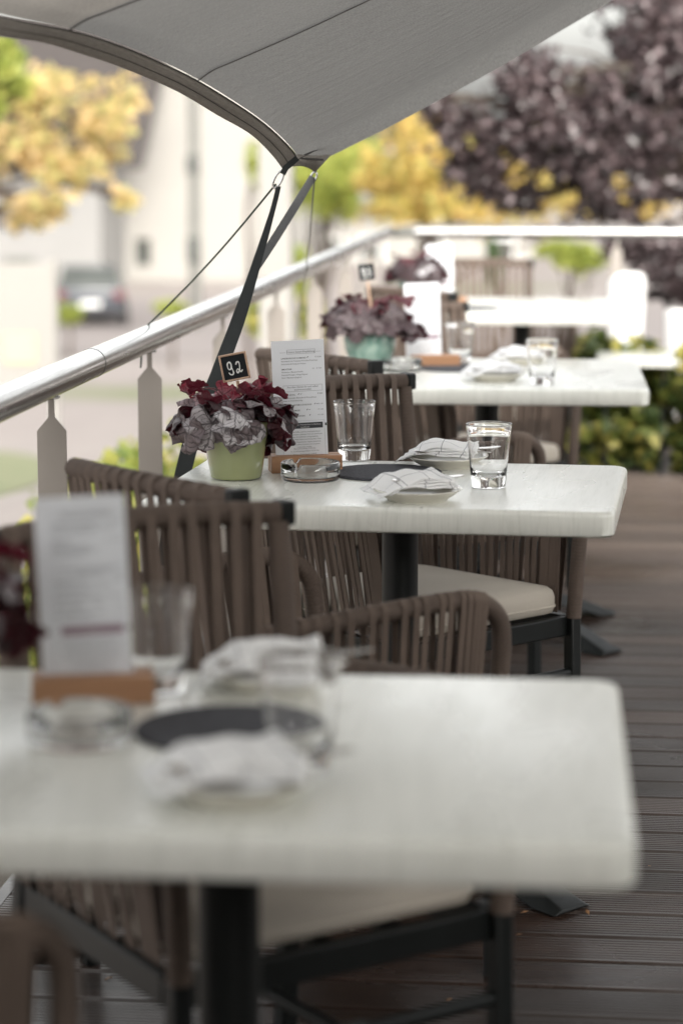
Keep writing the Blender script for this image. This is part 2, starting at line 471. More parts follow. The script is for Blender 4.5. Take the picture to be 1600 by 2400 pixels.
M['dark_green'] = leafmat("dark_foliage", [(0.035, 0.07, 0.022), (0.06, 0.10, 0.035), (0.09, 0.13, 0.05)], rough=0.5, tl=0.3,
                          var_scale=1.0)
M['carpaint'] = simple("slate_car_paint", (0.045, 0.050, 0.060), (0.055, 0.06, 0.07), scale=1, rough=0.25, coat=1.0)
M['tyre'] = simple("rubber", (0.015, 0.015, 0.016), rough=0.85)
M['tail'] = simple("red_lens", (0.12, 0.015, 0.02), rough=0.2)
M['beige'] = simple("beige_panel", (0.55, 0.42, 0.28), (0.50, 0.38, 0.26), scale=2, rough=0.7)
M['dead_leaf'] = simple("dead_leaf", (0.30, 0.15, 0.06), (0.20, 0.10, 0.04), scale=40, rough=0.7)


# ------------------------------------------------------------------ mesh builder
class MB:
    def __init__(s):
        s.v = []; s.f = []; s.mi = []; s.uv = {}

    def add(s, vs, fs, mi=0):
        o = len(s.v)
        s.v.extend([tuple(v) for v in vs])
        for f in fs:
            s.f.append(tuple(i + o for i in f)); s.mi.append(mi)
        return s

    def box(s, c, size, rot=None, mi=0):
        hx, hy, hz = size[0] / 2, size[1] / 2, size[2] / 2
        vs = [Vector((x, y, z)) for x in (-hx, hx) for y in (-hy, hy) for z in (-hz, hz)]
        if rot is not None:
            vs = [rot @ v for v in vs]
        vs = [v + Vector(c) for v in vs]
        return s.add(vs, [(0, 1, 3, 2), (4, 6, 7, 5), (0, 4, 5, 1), (2, 3, 7, 6), (0, 2, 6, 4), (1, 5, 7, 3)], mi)

    def bar(s, a, b, w, h, up=(0, 0, 1), mi=0):
        a = Vector(a); b = Vector(b); d = b - a
        L = d.length; d.normalize()
        side = d.cross(Vector(up))
        if side.length < 1e-4:
            side = Vector((1, 0, 0))
        side.normalize(); u = side.cross(d)
        rot = Matrix((side, d, u)).transposed()
        return s.box((a + b) / 2, (w, L, h), rot, mi)

    def tube(s, path, rad, seg=12, mi=0, cap=True):
        path = [Vector(p) for p in path]
        n = len(path)
        T = []
        for i in range(n):
            t = path[min(i + 1, n - 1)] - path[max(i - 1, 0)]
            T.append(t.normalized())
        up = Vector((0, 0, 1)) if abs(T[0].z) < 0.9 else Vector((1, 0, 0))
        N = (up - T[0] * up.dot(T[0])).normalized()
        vs = []
        for i in range(n):
            N = (N - T[i] * N.dot(T[i])).normalized()
            B = T[i].cross(N)
            r = rad(i / (n - 1)) if callable(rad) else (rad[i] if isinstance(rad, (list, tuple)) else rad)
            for k in range(seg):
                a = 2 * math.pi * k / seg
                vs.append(path[i] + (N * math.cos(a) + B * math.sin(a)) * r)
        fs = []
        for i in range(n - 1):
            for k in range(seg):
                k2 = (k + 1) % seg
                fs.append((i * seg + k, i * seg + k2, (i + 1) * seg + k2, (i + 1) * seg + k))
        if cap:
            fs.append(tuple(range(seg - 1, -1, -1)))
            fs.append(tuple((n - 1) * seg + k for k in range(seg)))
        return s.add(vs, fs, mi)

    def lathe(s, prof, c=(0, 0, 0), seg=48, mi=0, closed=False):
        c = Vector(c)
        vs = []
        for r, z in prof:
            for k in range(seg):
                a = 2 * math.pi * k / seg
                vs.append(c + Vector((max(r, 1e-5) * math.cos(a), max(r, 1e-5) * math.sin(a), z)))
        fs = []
        n = len(prof)
        for i in range(n - 1 + (1 if closed else 0)):
            i2 = (i + 1) % n
            for k in range(seg):
                k2 = (k + 1) % seg
                fs.append((i * seg + k, i * seg + k2, i2 * seg + k2, i2 * seg + k))
        return s.add(vs, fs, mi)

    def grid(s, fn, nu, nv, mi=0):
        vs = [fn(i / nu, j / nv) for i in range(nu + 1) for j in range(nv + 1)]
        o = len(s.v)
        fs = [(i * (nv + 1) + j, (i + 1) * (nv + 1) + j, (i + 1) * (nv + 1) + j + 1, i * (nv + 1) + j + 1)
              for i in range(nu) for j in range(nv)]
        s.add(vs, fs, mi)
        for i in range(nu + 1):
            for j in range(nv + 1):
                s.uv[o + i * (nv + 1) + j] = (i / nu, j / nv)
        return s

    def prism(s, outline, z0, z1, mi=0):
        n = len(outline)
        vs = [(x, y, z0) for x, y in outline] + [(x, y, z1) for x, y in outline]
        fs = [tuple(range(n - 1, -1, -1)), tuple(range(n, 2 * n))]
        fs += [(i, (i + 1) % n, n + (i + 1) % n, n + i) for i in range(n)]
        return s.add(vs, fs, mi)

    def build(s, name, mats, parent=None, smooth=True, bevel=0, bseg=2, angle=40, uvscale=(1, 1)):
        me = bpy.data.meshes.new(name)
        me.from_pydata(s.v, [], s.f)
        if not isinstance(mats, (list, tuple)):
            mats = [mats]
        for m in mats:
            me.materials.append(m)
        if len(mats) > 1:
            me.polygons.foreach_set('material_index', s.mi)
        if s.uv:
            uvl = me.uv_layers.new(name='UVMap')
            data = np.zeros(len(me.loops) * 2, dtype=np.float32)
            for li, lp in enumerate(me.loops):
                u = s.uv.get(lp.vertex_index, (0, 0))
                data[2 * li] = u[0] * uvscale[0]; data[2 * li + 1] = u[1] * uvscale[1]
            uvl.data.foreach_set('uv', data)
        if smooth:
            me.polygons.foreach_set('use_smooth', [True] * len(me.polygons))
            try:
                me.set_sharp_from_angle(angle=R_(angle))
            except Exception:
                pass
        me.update()
        o = bpy.data.objects.new(name, me)
        scene.collection.objects.link(o)
        if bevel:
            b = o.modifiers.new('bevel', 'BEVEL'); b.width = bevel; b.segments = bseg; b.limit_method = 'ANGLE'
            b.angle_limit = R_(35)
        if parent is not None:
            o.parent = parent
        return o


def tag(o, label=None, cat=None, group=None, kind=None):
    if label: o['label'] = label
    if cat: o['category'] = cat
    if group: o['group'] = group
    if kind: o['kind'] = kind
    return o


def empty(name, loc=(0, 0, 0), rz=0.0, label=None, cat=None, group=None, rot=None):
    o = bpy.data.objects.new(name, None)
    o.empty_display_size = 0.1
    scene.collection.objects.link(o)
    o.location = loc
    o.rotation_euler = rot if rot else (0, 0, rz)
    return tag(o, label, cat, group)


def copy_tree(o, parent=None):
    c = o.copy()
    scene.collection.objects.link(c)
    c.parent = parent
    for ch in list(o.children):
        if ch.name in scene.objects:
            copy_tree(ch, c)
    return c


def dup(o, loc, rz, label, scale=None):
    c = copy_tree(o)
    c.location = loc
    c.rotation_euler = (0, 0, rz)
    if scale: c.scale = (scale,) * 3
    c['label'] = label
    return c


def smoothpath(pts, n=8):
    """Catmull-Rom"""
    pts = [Vector(p) for p in pts]
    out = []
    for i in range(len(pts) - 1):
        p0 = pts[max(i - 1, 0)]; p1 = pts[i]; p2 = pts[i + 1]; p3 = pts[min(i + 2, len(pts) - 1)]
        for k in range(n):
            t = k / n
            out.append(0.5 * ((2 * p1) + (-p0 + p2) * t + (2 * p0 - 5 * p1 + 4 * p2 - p3) * t * t +
                              (-p0 + 3 * p1 - 3 * p2 + p3) * t ** 3))
    out.append(pts[-1])
    return out


def resample(path, step):
    path = [Vector(p) for p in path]
    out = [path[0]]; acc = 0.0
    L = sum((path[i + 1] - path[i]).length for i in range(len(path) - 1))
    n = max(2, int(L / step)); step = L / n
    d = 0; target = step
    for i in range(len(path) - 1):
        seg = (path[i + 1] - path[i]).length
        while target <= d + seg + 1e-9 and len(out) < n:
            out.append(path[i].lerp(path[i + 1], (target - d) / seg if seg else 0)); target += step
        d += seg
    out.append(path[-1])
    return out


# ================================================================== SETTING
# ---- terrain: level with the terrace near it, four metres lower at the street
def sstep(a, b, x):
    t = min(1, max(0, (x - a) / (b - a)))
    return t * t * (3 - 2 * t)


def terr(x, y):
    dx = max(-1.12 - x, 0, x - 6)
    dy = max(y - 12.3, 0, -6 - y)
    d = math.hypot(dx, dy)
    return -0.22 - 2.9 * sstep(0.2, 10, d)


xs = sorted(set([-2000, -900, -400, -200, -120, -80, -60, -45, -35, -28] + [round(-24 + 0.8 * i, 2) for i in range(60)] +
                [28, 35, 45, 60, 80, 120, 200, 400, 900, 2000]))
ys = sorted(set([-2000, -500, -100, -50, -30, -20] + [round(-14 + 1.0 * i, 2) for i in range(46)] +
                [36, 42, 50, 60, 75, 90, 120, 160, 220, 400, 900, 2800]))
g = MB()
vs = [(x, y, terr(x, y)) for x in xs for y in ys]
ny = len(ys)
g.add(vs, [(i * ny + j, (i + 1) * ny + j, (i + 1) * ny + j + 1, i * ny + j + 1) for i in range(len(xs) - 1) for j in range(ny - 1)])
tag(g.build('ground', M['ground']), kind='structure')

g = MB(); g.add([(-60, 50, -3.10), (30, 50, -3.10), (30, 68, -3.10), (-60, 68, -3.10)], [(0, 1, 2, 3)])
tag(g.build('road', simple("road_surface", (0.24, 0.21, 0.20), (0.21, 0.185, 0.178), scale=.4, rough=.85)), kind='structure')
g = MB()
pts_ = [(-8.9 + 1.6 * math.cos(a_), 31.5 + 3.0 * math.sin(a_)) for a_ in [2 * math.pi * k / 24 for k in range(24)]]
g.add([(x_, y_, -3.095) for x_, y_ in pts_], [tuple(range(24))])
tag(g.build('lawn', simple("lawn_grass", (0.17, 0.19, 0.10), (0.22, 0.22, 0.13), scale=3, rough=.9)), kind='structure')

# ---- deck : every board profiled with ribs, boards run along X
PITCHB = 0.1345
g = MB()
X0, X1 = -1.075, 5.2
nb0, nb1 = -16, 90
prof = []
for b in range(nb0, nb1):
    y0 = b * PITCHB
    w = PITCHB - 0.007
    prof += [(y0, -0.03), (y0 + 0.001, -0.004), (y0 + 0.003, 0.0)]
    ribs = 9
    for k in range(ribs):
        a = y0 + 0.005 + (w - 0.010) * k / ribs
        p = (w - 0.010) / ribs
        prof += [(a, 0), (a + p * 0.50, 0), (a + p * 0.60, -0.005), (a + p * 0.92, -0.005)]
    prof += [(y0 + w - 0.004, 0), (y0 + w - 0.001, -0.004), (y0 + w, -0.03)]
# along X split in three to allow a little unevenness
vs = []
for x in (X0, X1):
    vs += [(x, y, z) for y, z in prof]
n = len(prof)
g.add(vs, [(i, n + i, n + i + 1, i + 1) for i in range(n - 1)])
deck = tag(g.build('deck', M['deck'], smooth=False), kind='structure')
g = MB()
g.box((X0 - 0.016, (nb0 + nb1) / 2 * PITCHB, -0.12), (0.03, (nb1 - nb0) * PITCHB, 0.236))
g.box(((X0 + X1) / 2, nb1 * PITCHB + 0.012, -0.12), (X1 - X0, 0.03, 0.236))
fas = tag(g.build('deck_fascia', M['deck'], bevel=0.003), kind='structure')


# ================================================================== LEAVES / TREES
def leaf_cloud(name, blobs, size, mat, parent=None, seed=1, aspect=1.5, droop=0.3, holes=None):
    """blobs: (cx,cy,cz,rx,ry,rz,count).  Every leaf is a small folded two-face blade."""
    rs = np.random.RandomState(seed)
    V = []; F = []
    off = 0
    for (cx, cy, cz, rx, ry, rz, cnt) in blobs:
        d = rs.normal(size=(cnt, 3)); d /= np.linalg.norm(d, axis=1)[:, None]
        rad = rs.uniform(0.15, 1.0, cnt) ** 0.55
        # lumpiness
        lump = 0.82 + 0.28 * np.sin(d[:, 0] * 5 + cx * 3) * np.cos(d[:, 1] * 4 + cy) + 0.15 * np.sin(d[:, 2] * 7 + cz * 5)
        p = d * (rad * lump)[:, None] * np.array([rx, ry, rz]) + np.array([cx, cy, cz])
        if holes:
            keep = np.ones(cnt, bool)
            for (h0, h1, hr) in holes:
                ab = h1 - h0; tt = np.clip(((p - h0) @ ab) / (ab @ ab), 0, 1)
                dd = np.linalg.norm(p - (h0 + tt[:, None] * ab), axis=1)
                keep &= ~((dd < hr) & (rs.uniform(size=cnt) < .93))
            p = p[keep]; cnt = len(p)
        a = rs.normal(size=(cnt, 3)); a[:, 2] -= droop; a /= np.linalg.norm(a, axis=1)[:, None]
        b = np.cross(a, rs.normal(size=(cnt, 3))); b /= np.linalg.norm(b, axis=1)[:, None]
        nn = np.cross(a, b)
        s = size * rs.uniform(0.6, 1.25, cnt)[:, None]
        L = a * s * aspect * 0.5; W = b * s * 0.5
        up = nn * s * 0.12
        v = np.stack([p - L, p + W + up, p + L, p - W + up], axis=1)
        V.append(v.reshape(-1, 3))
        idx = np.arange(cnt)[:, None] * 4 + off
        F.append(np.concatenate([idx + np.array([0, 1, 2]), idx + np.array([0, 2, 3])], axis=1).reshape(-1, 3))
        off += cnt * 4
    V = np.concatenate(V).astype(np.float32); F = np.concatenate(F).astype(np.int32)
    me = bpy.data.meshes.new(name)
    me.vertices.add(len(V)); me.vertices.foreach_set('co', V.ravel())
    me.loops.add(F.size); me.loops.foreach_set('vertex_index', F.ravel())
    me.polygons.add(len(F))
    me.polygons.foreach_set('loop_start', np.arange(0, F.size, 3, dtype=np.int32))
    me.materials.append(mat)
    me.update(calc_edges=True)
    me.validate()
    o = bpy.data.objects.new(name, me)
    scene.collection.objects.link(o)
    if parent is not None: o.parent = parent
    return o


def branchy(g, a, b, r0, r1, sag=0.1, seed=0):
    a = Vector(a); b = Vector(b)
    rr = random.Random(seed)
    pts = []
    k = 5
    for i in range(k + 1):
        t = i / k
        p = a.lerp(b, t)
        p += Vector((rr.uniform(-1, 1), rr.uniform(-1, 1), rr.uniform(-1, 1))) * (b - a).length * 0.035 * (0 < t < 1)
        p.z += sag * math.sin(math.pi * t) * (b - a).length
        pts.append(p)
    g.tube(smoothpath(pts, 3), lambda t: r0 + (r1 - r0) * t, seg=7)


def tree(name, label, base, top, r, blobs, leaf, mat, seed, cat='tree', aspect=1.5, droop=0.3, holes=None):
    t = empty(name, base, label=label, cat=cat)
    g = MB()
    base = Vector(base)
    rel = [(b[0] - base.x, b[1] - base.y, b[2] - base.z) + tuple(b[3:]) for b in blobs]
    tp = Vector(top) - base
    branchy(g, (0, 0, 0), tp, r, r * 0.45, 0.0, seed)
    for i, b in enumerate(rel):
        st = tp * (0.45 + 0.5 * ((i * 37) % 10) / 10)
        branchy(g, st, (b[0], b[1], b[2]), r * 0.32, r * 0.06, 0.05, seed + i + 1)
        rr = random.Random(seed * 5 + i)
        for k in range(4):
            e = Vector((b[0] + rr.uniform(-1, 1) * b[3] * .8, b[1] + rr.uniform(-1, 1) * b[4] * .8, b[2] + rr.uniform(-1, 1) * b[5] * .8))
            branchy(g, st.lerp(Vector(b[:3]), 0.7), e, r * 0.10, r * 0.03, 0.03, seed + 50 + i * 7 + k)
    g.build('trunk', M['bark'], t)
    leaf_cloud('crown', rel, leaf, mat, t, seed, aspect, droop, holes)
    return t


def blob(px, py, y, rpx, rpy, cnt, ry=None):
    c = P(px, py, y)
    k = y / FPX
    return (c.x, c.y, c.z, rpx * k, ry or max(rpx, rpy) * k, rpy * k, cnt)


# purple-leaved tree at the right, its low limbs reaching in over the terrace rail
PB = []
rp = random.Random(3)
spec = [(1250, 300, 14.2, 170, 150, 1700), (1450, 330, 14.0, 200, 190, 3000), (1560, 150, 14.4, 190, 210, 3000),
        (1330, 400, 14.6, 170, 90, 2000), (1150, 330, 14.3, 120, 120, 900), (1060, 300, 14.2, 80, 90, 330),
        (1020, 250, 14.1, 70, 50, 170), (1190, 430, 14.4, 130, 70, 1000), (1500, 480, 14.8, 170, 60, 1500),
        (1230, 190, 14.0, 110, 90, 750), (1180, 210, 14.5, 60, 60, 150), (1590, 620, 13.6, 110, 80, 1300), (1500, 590, 14.0, 110, 40, 700),
        (1690, 300, 15.0, 260, 300, 3600), (1440, 60, 15.4, 120, 60, 260), (1530, 420, 15.6, 250, 120, 2600), (1600, 250, 15.8, 250, 220, 2600),
        (1100, 400, 14.5, 90, 60, 330), (1230, 470, 14.8, 100, 40, 420), (1330, 250, 15.2, 130, 120, 1000), (1560, 690, 13.8, 60, 30, 130), (1640, 700, 13.6, 60, 50, 200)]
for s in spec:
    s = s[:5] + (int(s[5] * 1.05),)
    PB.append(blob(*s))
# crown outside the frame
PB += [blob(1540, 60, 15.2, 120, 80, 1900), blob(1600, 30, 14.6, 110, 90, 1700), blob(1500, -30, 15.0, 150, 60, 1500), blob(1480, 130, 15.4, 70, 50, 500)]
for (x, y, z, r, c) in [(3.2, 15.5, 3.6, 1.7, 3500), (1.4, 16.0, 4.2, 1.4, 2400), (4.6, 16, 2.6, 1.4, 2400), (2.4, 15.0, 2.2, 1.1, 2600),
                        (0.3, 15.6, 3.7, 0.8, 900)]:
    PB.append((x, y, z, r, r, r * .8, c))
# openings between the limbs where the bright sky shows through
HO = []
for (px, py, rp_) in ((1322, 62, 26), (1345, 95, 30), (1385, 60, 30), (1400, 110, 30), (1440, 40, 26), (1425, 150, 20), (1462, 165, 20), (1478, 215, 26), (1130, 200, 34),
                      (1165, 250, 30), (1085, 235, 18), (1465, 470, 24), (1510, 490, 24), (1570, 490, 26), (1330, 450, 32), (1270, 420, 28), (1295, 468, 36), (1208, 408, 34), (1535, 497, 34), (1600, 500, 34), (1440, 300, 14), (1500, 330, 14), (1340, 200, 14), (1580, 330, 14),
                      (1430, 250, 16), (1515, 240, 16), (1455, 425, 26), (1550, 400, 16), (1250, 300, 14), (1300, 350, 14), (1395, 330, 12), (1010, 330, 20), (1100, 330, 18), (1180, 360, 16)):
    q0 = P(px, py, 12.5); q1 = P(px, py, 17.5)
    b_ = Vector((2.9, 15.6, -1.2))
    HO.append((np.array(q0 - b_), np.array(q1 - b_), rp_ * 14.5 / FPX))
tree('purple_tree', 'dark purple-leaved tree reaching over the far right of the steel handrail', (2.9, 15.6, -1.2), (2.6, 15.6, 3.0), 0.16,
     PB, 0.040, M['purple'], 11, holes=HO)

# yellow autumn trees far behind
YB = [blob(1010, 400, 30, 130, 100, 900), blob(900, 430, 31, 90, 90, 600), blob(1080, 480, 29, 90, 50, 500), blob(980, 300, 31, 110, 60, 420),
      blob(1130, 430, 31, 150, 120, 900), blob(1280, 420, 32, 170, 120, 1000), blob(1450, 470, 31, 170, 60, 700), blob(960, 490, 30, 90, 45, 450)]
tree('autumn_tree', 'golden yellow autumn tree in the distance behind the corner of the handrail', (-2.0, 31, -3.1), (-2.2, 31, 1.4), 0.13, YB, 0.095, M['yellow'], 21)
YB = [blob(790, 430, 34, 90, 90, 800), blob(760, 350, 35, 80, 60, 500), blob(720, 420, 33, 45, 90, 380), blob(840, 370, 36, 70, 60, 400),
      blob(700, 640, 33, 25, 70, 150)]
tree('lime_tree', 'lime green tree in the distance just right of the sail corner', (-3.9, 34.5, -3.1), (-3.9, 34.5, 0.8), 0.10, YB, 0.11, M['limegreen'], 22)
# left tree with amber leaves
LB = [blob(80, 230, 22, 130, 80, 420), blob(240, 280, 22.5, 90, 80, 330), blob(60, 340, 22, 110, 70, 420), blob(160, 400, 22, 110, 60, 360),
      blob(100, 480, 21.5, 80, 50, 240), blob(230, 360, 23, 90, 50, 190), blob(300, 220, 23, 60, 60, 110), blob(290, 470, 22, 50, 30, 60),
      blob(-80, 380, 22, 120, 150, 700), blob(60, 510, 22, 60, 40, 120), blob(130, 190, 23, 120, 40, 160)]
LB = [b_[:6] + (int(b_[6] * .66),) for b_ in LB]
tree('amber_tree', 'amber and yellow autumn tree in front of the white house at far left', (-8.5, 24.0, -3.1), (-7.6, 23.6, 2.2), 0.22, LB, 0.085, M['orange'], 23)
GB = [blob(10, 150, 17, 60, 60, 260), blob(-40, 220, 17, 60, 80, 300), blob(45, 205, 17.5, 35, 30, 60)]
tree('green_tree', 'light green branch tips of a tree at the top left edge under the sail', (-6.2, 18.0, -3.1), (-5.6, 17.6, 1.2), 0.12, GB, 0.10, M['limegreen'], 24)
GB = [blob(592, 380, 40, 12, 60, 160)]
tree('slim_tree', 'thin olive tree against the white wall left of the sail corner', (P(592, 380, 40).x, 40, -3.1), (P(592, 380, 40).x, 40, 0.9), 0.06, GB, 0.12, M['limegreen'], 25)
cB = [blob(1158, 640, 26, 18, 40, 500), blob(1155, 600, 26, 14, 40, 350), blob(1150, 575, 26, 9, 22, 120)]
tree('conifer', 'small dark green conifer behind the farthest table', (P(1158, 640, 26).x, 26, terr(0, 26)), (P(1155, 590, 26).x, 26, P(1155, 590, 26).z), 0.05, cB, 0.07, M['dark_green'], 26)
cB = [blob(1345, 600, 27, 50, 40, 500), blob(1300, 585, 28, 40, 20, 250), blob(1390, 610, 27, 30, 30, 200)]
tree('shrub', 'olive green bush beyond the handrail below the purple tree', (P(1345, 600, 27).x, 27, terr(0, 27)), P(1345, 620, 27), 0.05, cB, 0.10, M['limegreen'], 27, cat='bush')
cB = [blob(165, 735, 50, 35, 25, 260)]
tree('shrub', 'yellow-green bush beside the parked dark car', (P(165, 740, 50).x, 50, -3.14), P(165, 745, 50), 0.05, cB, 0.16, M['limegreen'], 28, cat='bush')
cB = [blob(405, 722, 48, 40, 14, 260), blob(740, 760, 30, 30, 60, 500)]
tree('shrub', 'green bush at the foot of the white house wall', (P(405, 740, 48).x, 48, -3.14), P(405, 730, 48), 0.05, cB[:1], 0.16, M['limegreen'], 29, cat='bush')
tree('shrub', 'green bush seen through the handrail posts below the hanging cord', (P(730, 780, 20).x, 20, terr(-2, 20)), P(730, 780, 20), 0.05,
     [blob(730, 745, 20, 25, 60, 300), blob(600, 745, 20, 22, 40, 160)], 0.10, M['shrub'], 30, cat='bush')

# ---- shrubs along the outside of the terrace
shr = [(-1.42, 4.2, -0.10, .30, .5, .18, 'leafy green shrub at deck level beside the nearest table'),
       (-1.55, 5.4, 0.02, .36, .5, .20, 'yellow-green shrub outside the railing beside the second table'),
       (-1.50, 6.7, 0.02, .30, .5, .24, 'small yellow-green shrub behind the second paddle post'),
       (-1.55, 8.0, 0.10, .34, .6, .27, 'yellow-green shrub outside the railing beside the third table'),
       (-1.75, 9.4, -0.02, .42, .7, .28, 'low yellow shrub outside the railing near the far tables')]
for i, (x, y, z, rx, ry, rz, lab) in enumerate(shr):
    bz = terr(x, y) - 0.02
    tree('shrub', lab, (x, y, bz), (x, y, z), 0.02,
         [(x, y, z, rx, ry, rz, 900), (x + 0.05, y + 0.3, z - 0.1, rx * .9, ry * .7, rz, 600), (x + .02, y - 0.35, z - .12, rx * .9, ry * .6, rz * .9, 550)],
         0.042, M['shrub'], 40 + i, cat='bush')

# ---- clipped hedge standing on the deck at the far right
hb = []
rh = random.Random(5)
for i in range(13):
    x = -0.02 + i * 0.24
    for k in range(2):
        hb.append((x + rh.uniform(-.05, .05), 10.38 + rh.uniform(-.1, .15), 0.14 + 0.24 * k + rh.uniform(-.03, .03), 0.19, 0.32, 0.20, 620))
h = empty('hedge', (1.4, 10.4, 0), label='low clipped hedge with green and yellow leaves on the deck at the far right', cat='hedge')
hb = [(b[0] - 1.4, b[1] - 10.4, b[2]) + b[3:] for b in hb]
leaf_cloud('foliage', hb, 0.055, M['hedge'], h, 61)
g = MB()
for i in range(14):
    x = -1.35 + i * 0.2
    branchy(g, (x, rh.uniform(-.05, .05), 0), (x + rh.uniform(-.1, .1), rh.uniform(-.1, .1), 0.4), 0.012, 0.004, 0, i)
g.build('stems', M['bark'], h)

# ================================================================== HOUSES, PILLAR, CAR, BOARD
Yh = 78.0


def hx(px): return P(px, 500, Yh).x


def hz(py): return P(500, py, Yh).z


house = empty('house', (hx(460), Yh, -3.14), label='tall white rendered house behind the handrail with two small windows', cat='house')
ox, oy, oz = house.location


def part(g, name, mat, par, bevel=0):
    g.v = [(v[0] - ox, v[1] - oy, v[2] - oz) for v in g.v]
    return g.build(name, mat, par, bevel=bevel, smooth=False)


# gable wall, with window openings as recesses built from wall pieces
xl, xr = hx(243), hx(690)
g = MB()
wx0, wx1, wz0, wz1 = hx(315), hx(352), hz(625), hz(560)
vx0, vx1, vz0, vz1 = hx(449), hx(470), hz(612), hz(545)
ztop = hz(150); zb = -3.14
g.box(((xl + wx0) / 2, Yh + .2, (zb + ztop) / 2), (wx0 - xl, .4, ztop - zb))
g.box(((wx1 + vx0) / 2, Yh + .2, (zb + ztop) / 2), (vx0 - wx1, .4, ztop - zb))
g.box(((vx1 + xr) / 2, Yh + .2, (zb + ztop) / 2), (xr - vx1, .4, ztop - zb))
for (a, b, c, d) in ((wx0, wx1, wz0, wz1), (vx0, vx1, vz0, vz1)):
    g.box(((a + b) / 2, Yh + .2, (zb + c) / 2), (b - a, .4, c - zb))
    g.box(((a + b) / 2, Yh + .2, (d + ztop) / 2), (b - a, .4, ztop - d))
# gable + depth block behind
xc = (xl + xr) / 2
gp = [(xl, ztop), (xr, ztop), (xc, ztop + 3.4)]
o = len(g.v)
g.add([(x, Yh, z) for x, z in gp] + [(x, Yh + .4, z) for x, z in gp], [(0, 1, 2), (5, 4, 3), (0, 3, 4, 1), (1, 4, 5, 2), (2, 5, 3, 0)])
g.box((xc, Yh + 5.4, (zb + ztop) / 2), (xr - xl, 9.9, ztop - zb))
part(g, 'wall', M['render'], house)
g = MB()
for s_, xe in ((-1, xl - 0.5), (1, xr + 0.5)):
    dz = 3.4 / (xc - xl) * 0.5
    a = Vector((xe, 0, ztop - dz)); b = Vector((xc, 0, ztop + 3.4))
    g.add([(a.x, Yh - .3, a.z + .02), (b.x, Yh - .3, b.z + .02), (b.x, Yh + 10.6, b.z + .02), (a.x, Yh + 10.6, a.z + .02),
           (a.x, Yh - .3, a.z + .24), (b.x, Yh - .3, b.z + .24), (b.x, Yh + 10.6, b.z + .24), (a.x, Yh + 10.6, a.z + .24)],
          [(0, 1, 2, 3), (7, 6, 5, 4), (0, 4, 5, 1), (1, 5, 6, 2), (2, 6, 7, 3), (3, 7, 4, 0)])
part(g, 'roof', M['tile'], house)
for (a, b, c, d) in ((wx0, wx1, wz0, wz1), (vx0, vx1, vz0, vz1)):
    g = MB()
    for (p, q) in (((a + .03, c), (a + .03, d)), ((b - .03, c), (b - .03, d))):
        g.box((p[0], Yh + .24, (c + d) / 2), (.06, .08, d - c))
    g.box(((a + b) / 2, Yh + .24, c + .03), (b - a - .12, .08, .06)); g.box(((a + b) / 2, Yh + .24, d - .03), (b - a - .12, .08, .06))
    w = part(g, 'window', M['zinc'], house)
    g = MB(); g.box(((a + b) / 2, Yh + .26, (c + d) / 2), (b - a - .12, .03, d - c - .12)); part(g, 'pane', M['pane'], w)
up_ = empty('utility_pole', (P(456, 500, 58).x, 58, -3.14), label='tall grey utility pole in front of the white house', cat='pole')
ph_ = P(456, 150, 58).z + 3.14
g = MB(); g.tube([(0, 0, 0), (0, 0, ph_)], lambda t: .15 - .03 * t, seg=14); g.build('shaft', M['zinc'], up_)
for py_, hh_ in ((385, .42), (585, .62)):
    g = MB(); g.box((0, -.18, P(456, py_, 58).z + 3.14), (.30, .14, hh_)); g.build('switch_box', M['pane'], up_, bevel=.02)

# second house, left: pale grey walls under a grey tiled roof
Y2 = 74.0
hs2 = empty('house', (P(100, 500, Y2).x, Y2, -3.14), label='pale grey house with grey tiled roof behind the amber tree', cat='house')
ox, oy, oz = hs2.location
x0, x1 = P(-420, 500, Y2).x, P(235, 500, Y2).x
ze = P(200, 368, Y2).z
g = MB(); g.box(((x0 + x1) / 2, Y2 + 4, (ze - 3.14) / 2), (x1 - x0, 8, ze + 3.14)); part(g, 'wall', M['render_grey'], hs2)
g = MB()
x1r = P(345, 360, Y2).x
zr = ze + 4.2
for (ya, yb) in ((Y2 - .7, Y2 + 4.6), (Y2 + 9.9, Y2 + 4.6)):
    g.add([(x0 - .4, ya, ze - .35), (x1r, ya, ze - .35), (x1r + .1, yb, zr), (x0 - .4, yb, zr),
           (x0 - .4, ya, ze - .1), (x1r, ya, ze - .1), (x1r + .1, yb, zr + .25), (x0 - .4, yb, zr + .25)],
          [(0, 1, 2, 3), (7, 6, 5, 4), (0, 4, 5, 1), (1, 5, 6, 2), (2, 6, 7, 3), (3, 7, 4, 0)])
part(g, 'roof', M['tile'], hs2)
g = MB(); a = P(10, 620, Y2); b = P(80, 600, Y2)
g.box(((a.x + b.x) / 2, Y2 - .03, (a.z + b.z) / 2), (b.x - a.x, .05, .18)); part(g, 'window', M['zinc'], hs2)

# white building block behind the corner of the rail
Y3 = 90.0
hs3 = empty('house', (P(1050, 600, Y3).x, Y3, -3.14), label='long low white building in the distance beyond the far handrail', cat='house')
ox, oy, oz = hs3.location
g = MB(); a = P(700, 500, Y3); b = P(1250, 500, Y3)
g.box(((a.x + b.x) / 2, Y3 + 4, (a.z - 3.14) / 2), (b.x - a.x, 8, a.z + 3.14)); part(g, 'wall', M['render'], hs3)
g = MB(); g.box(((a.x + b.x) / 2, Y3 + 4, a.z + .2), (b.x - a.x + 1, 9, .4)); part(g, 'roof', M['zinc'], hs3)
for px in (780, 870, 1010, 1180):
    c = P(px, 590, Y3)
    g = MB(); g.box((c.x, Y3 - .03, c.z), (.9, .05, 1.1)); w = part(g, 'window', M['white_paint'], hs3)
    g = MB(); g.box((c.x, Y3 - .07, c.z), (.7, .03, .9)); part(g, 'pane', M['pane'], w)

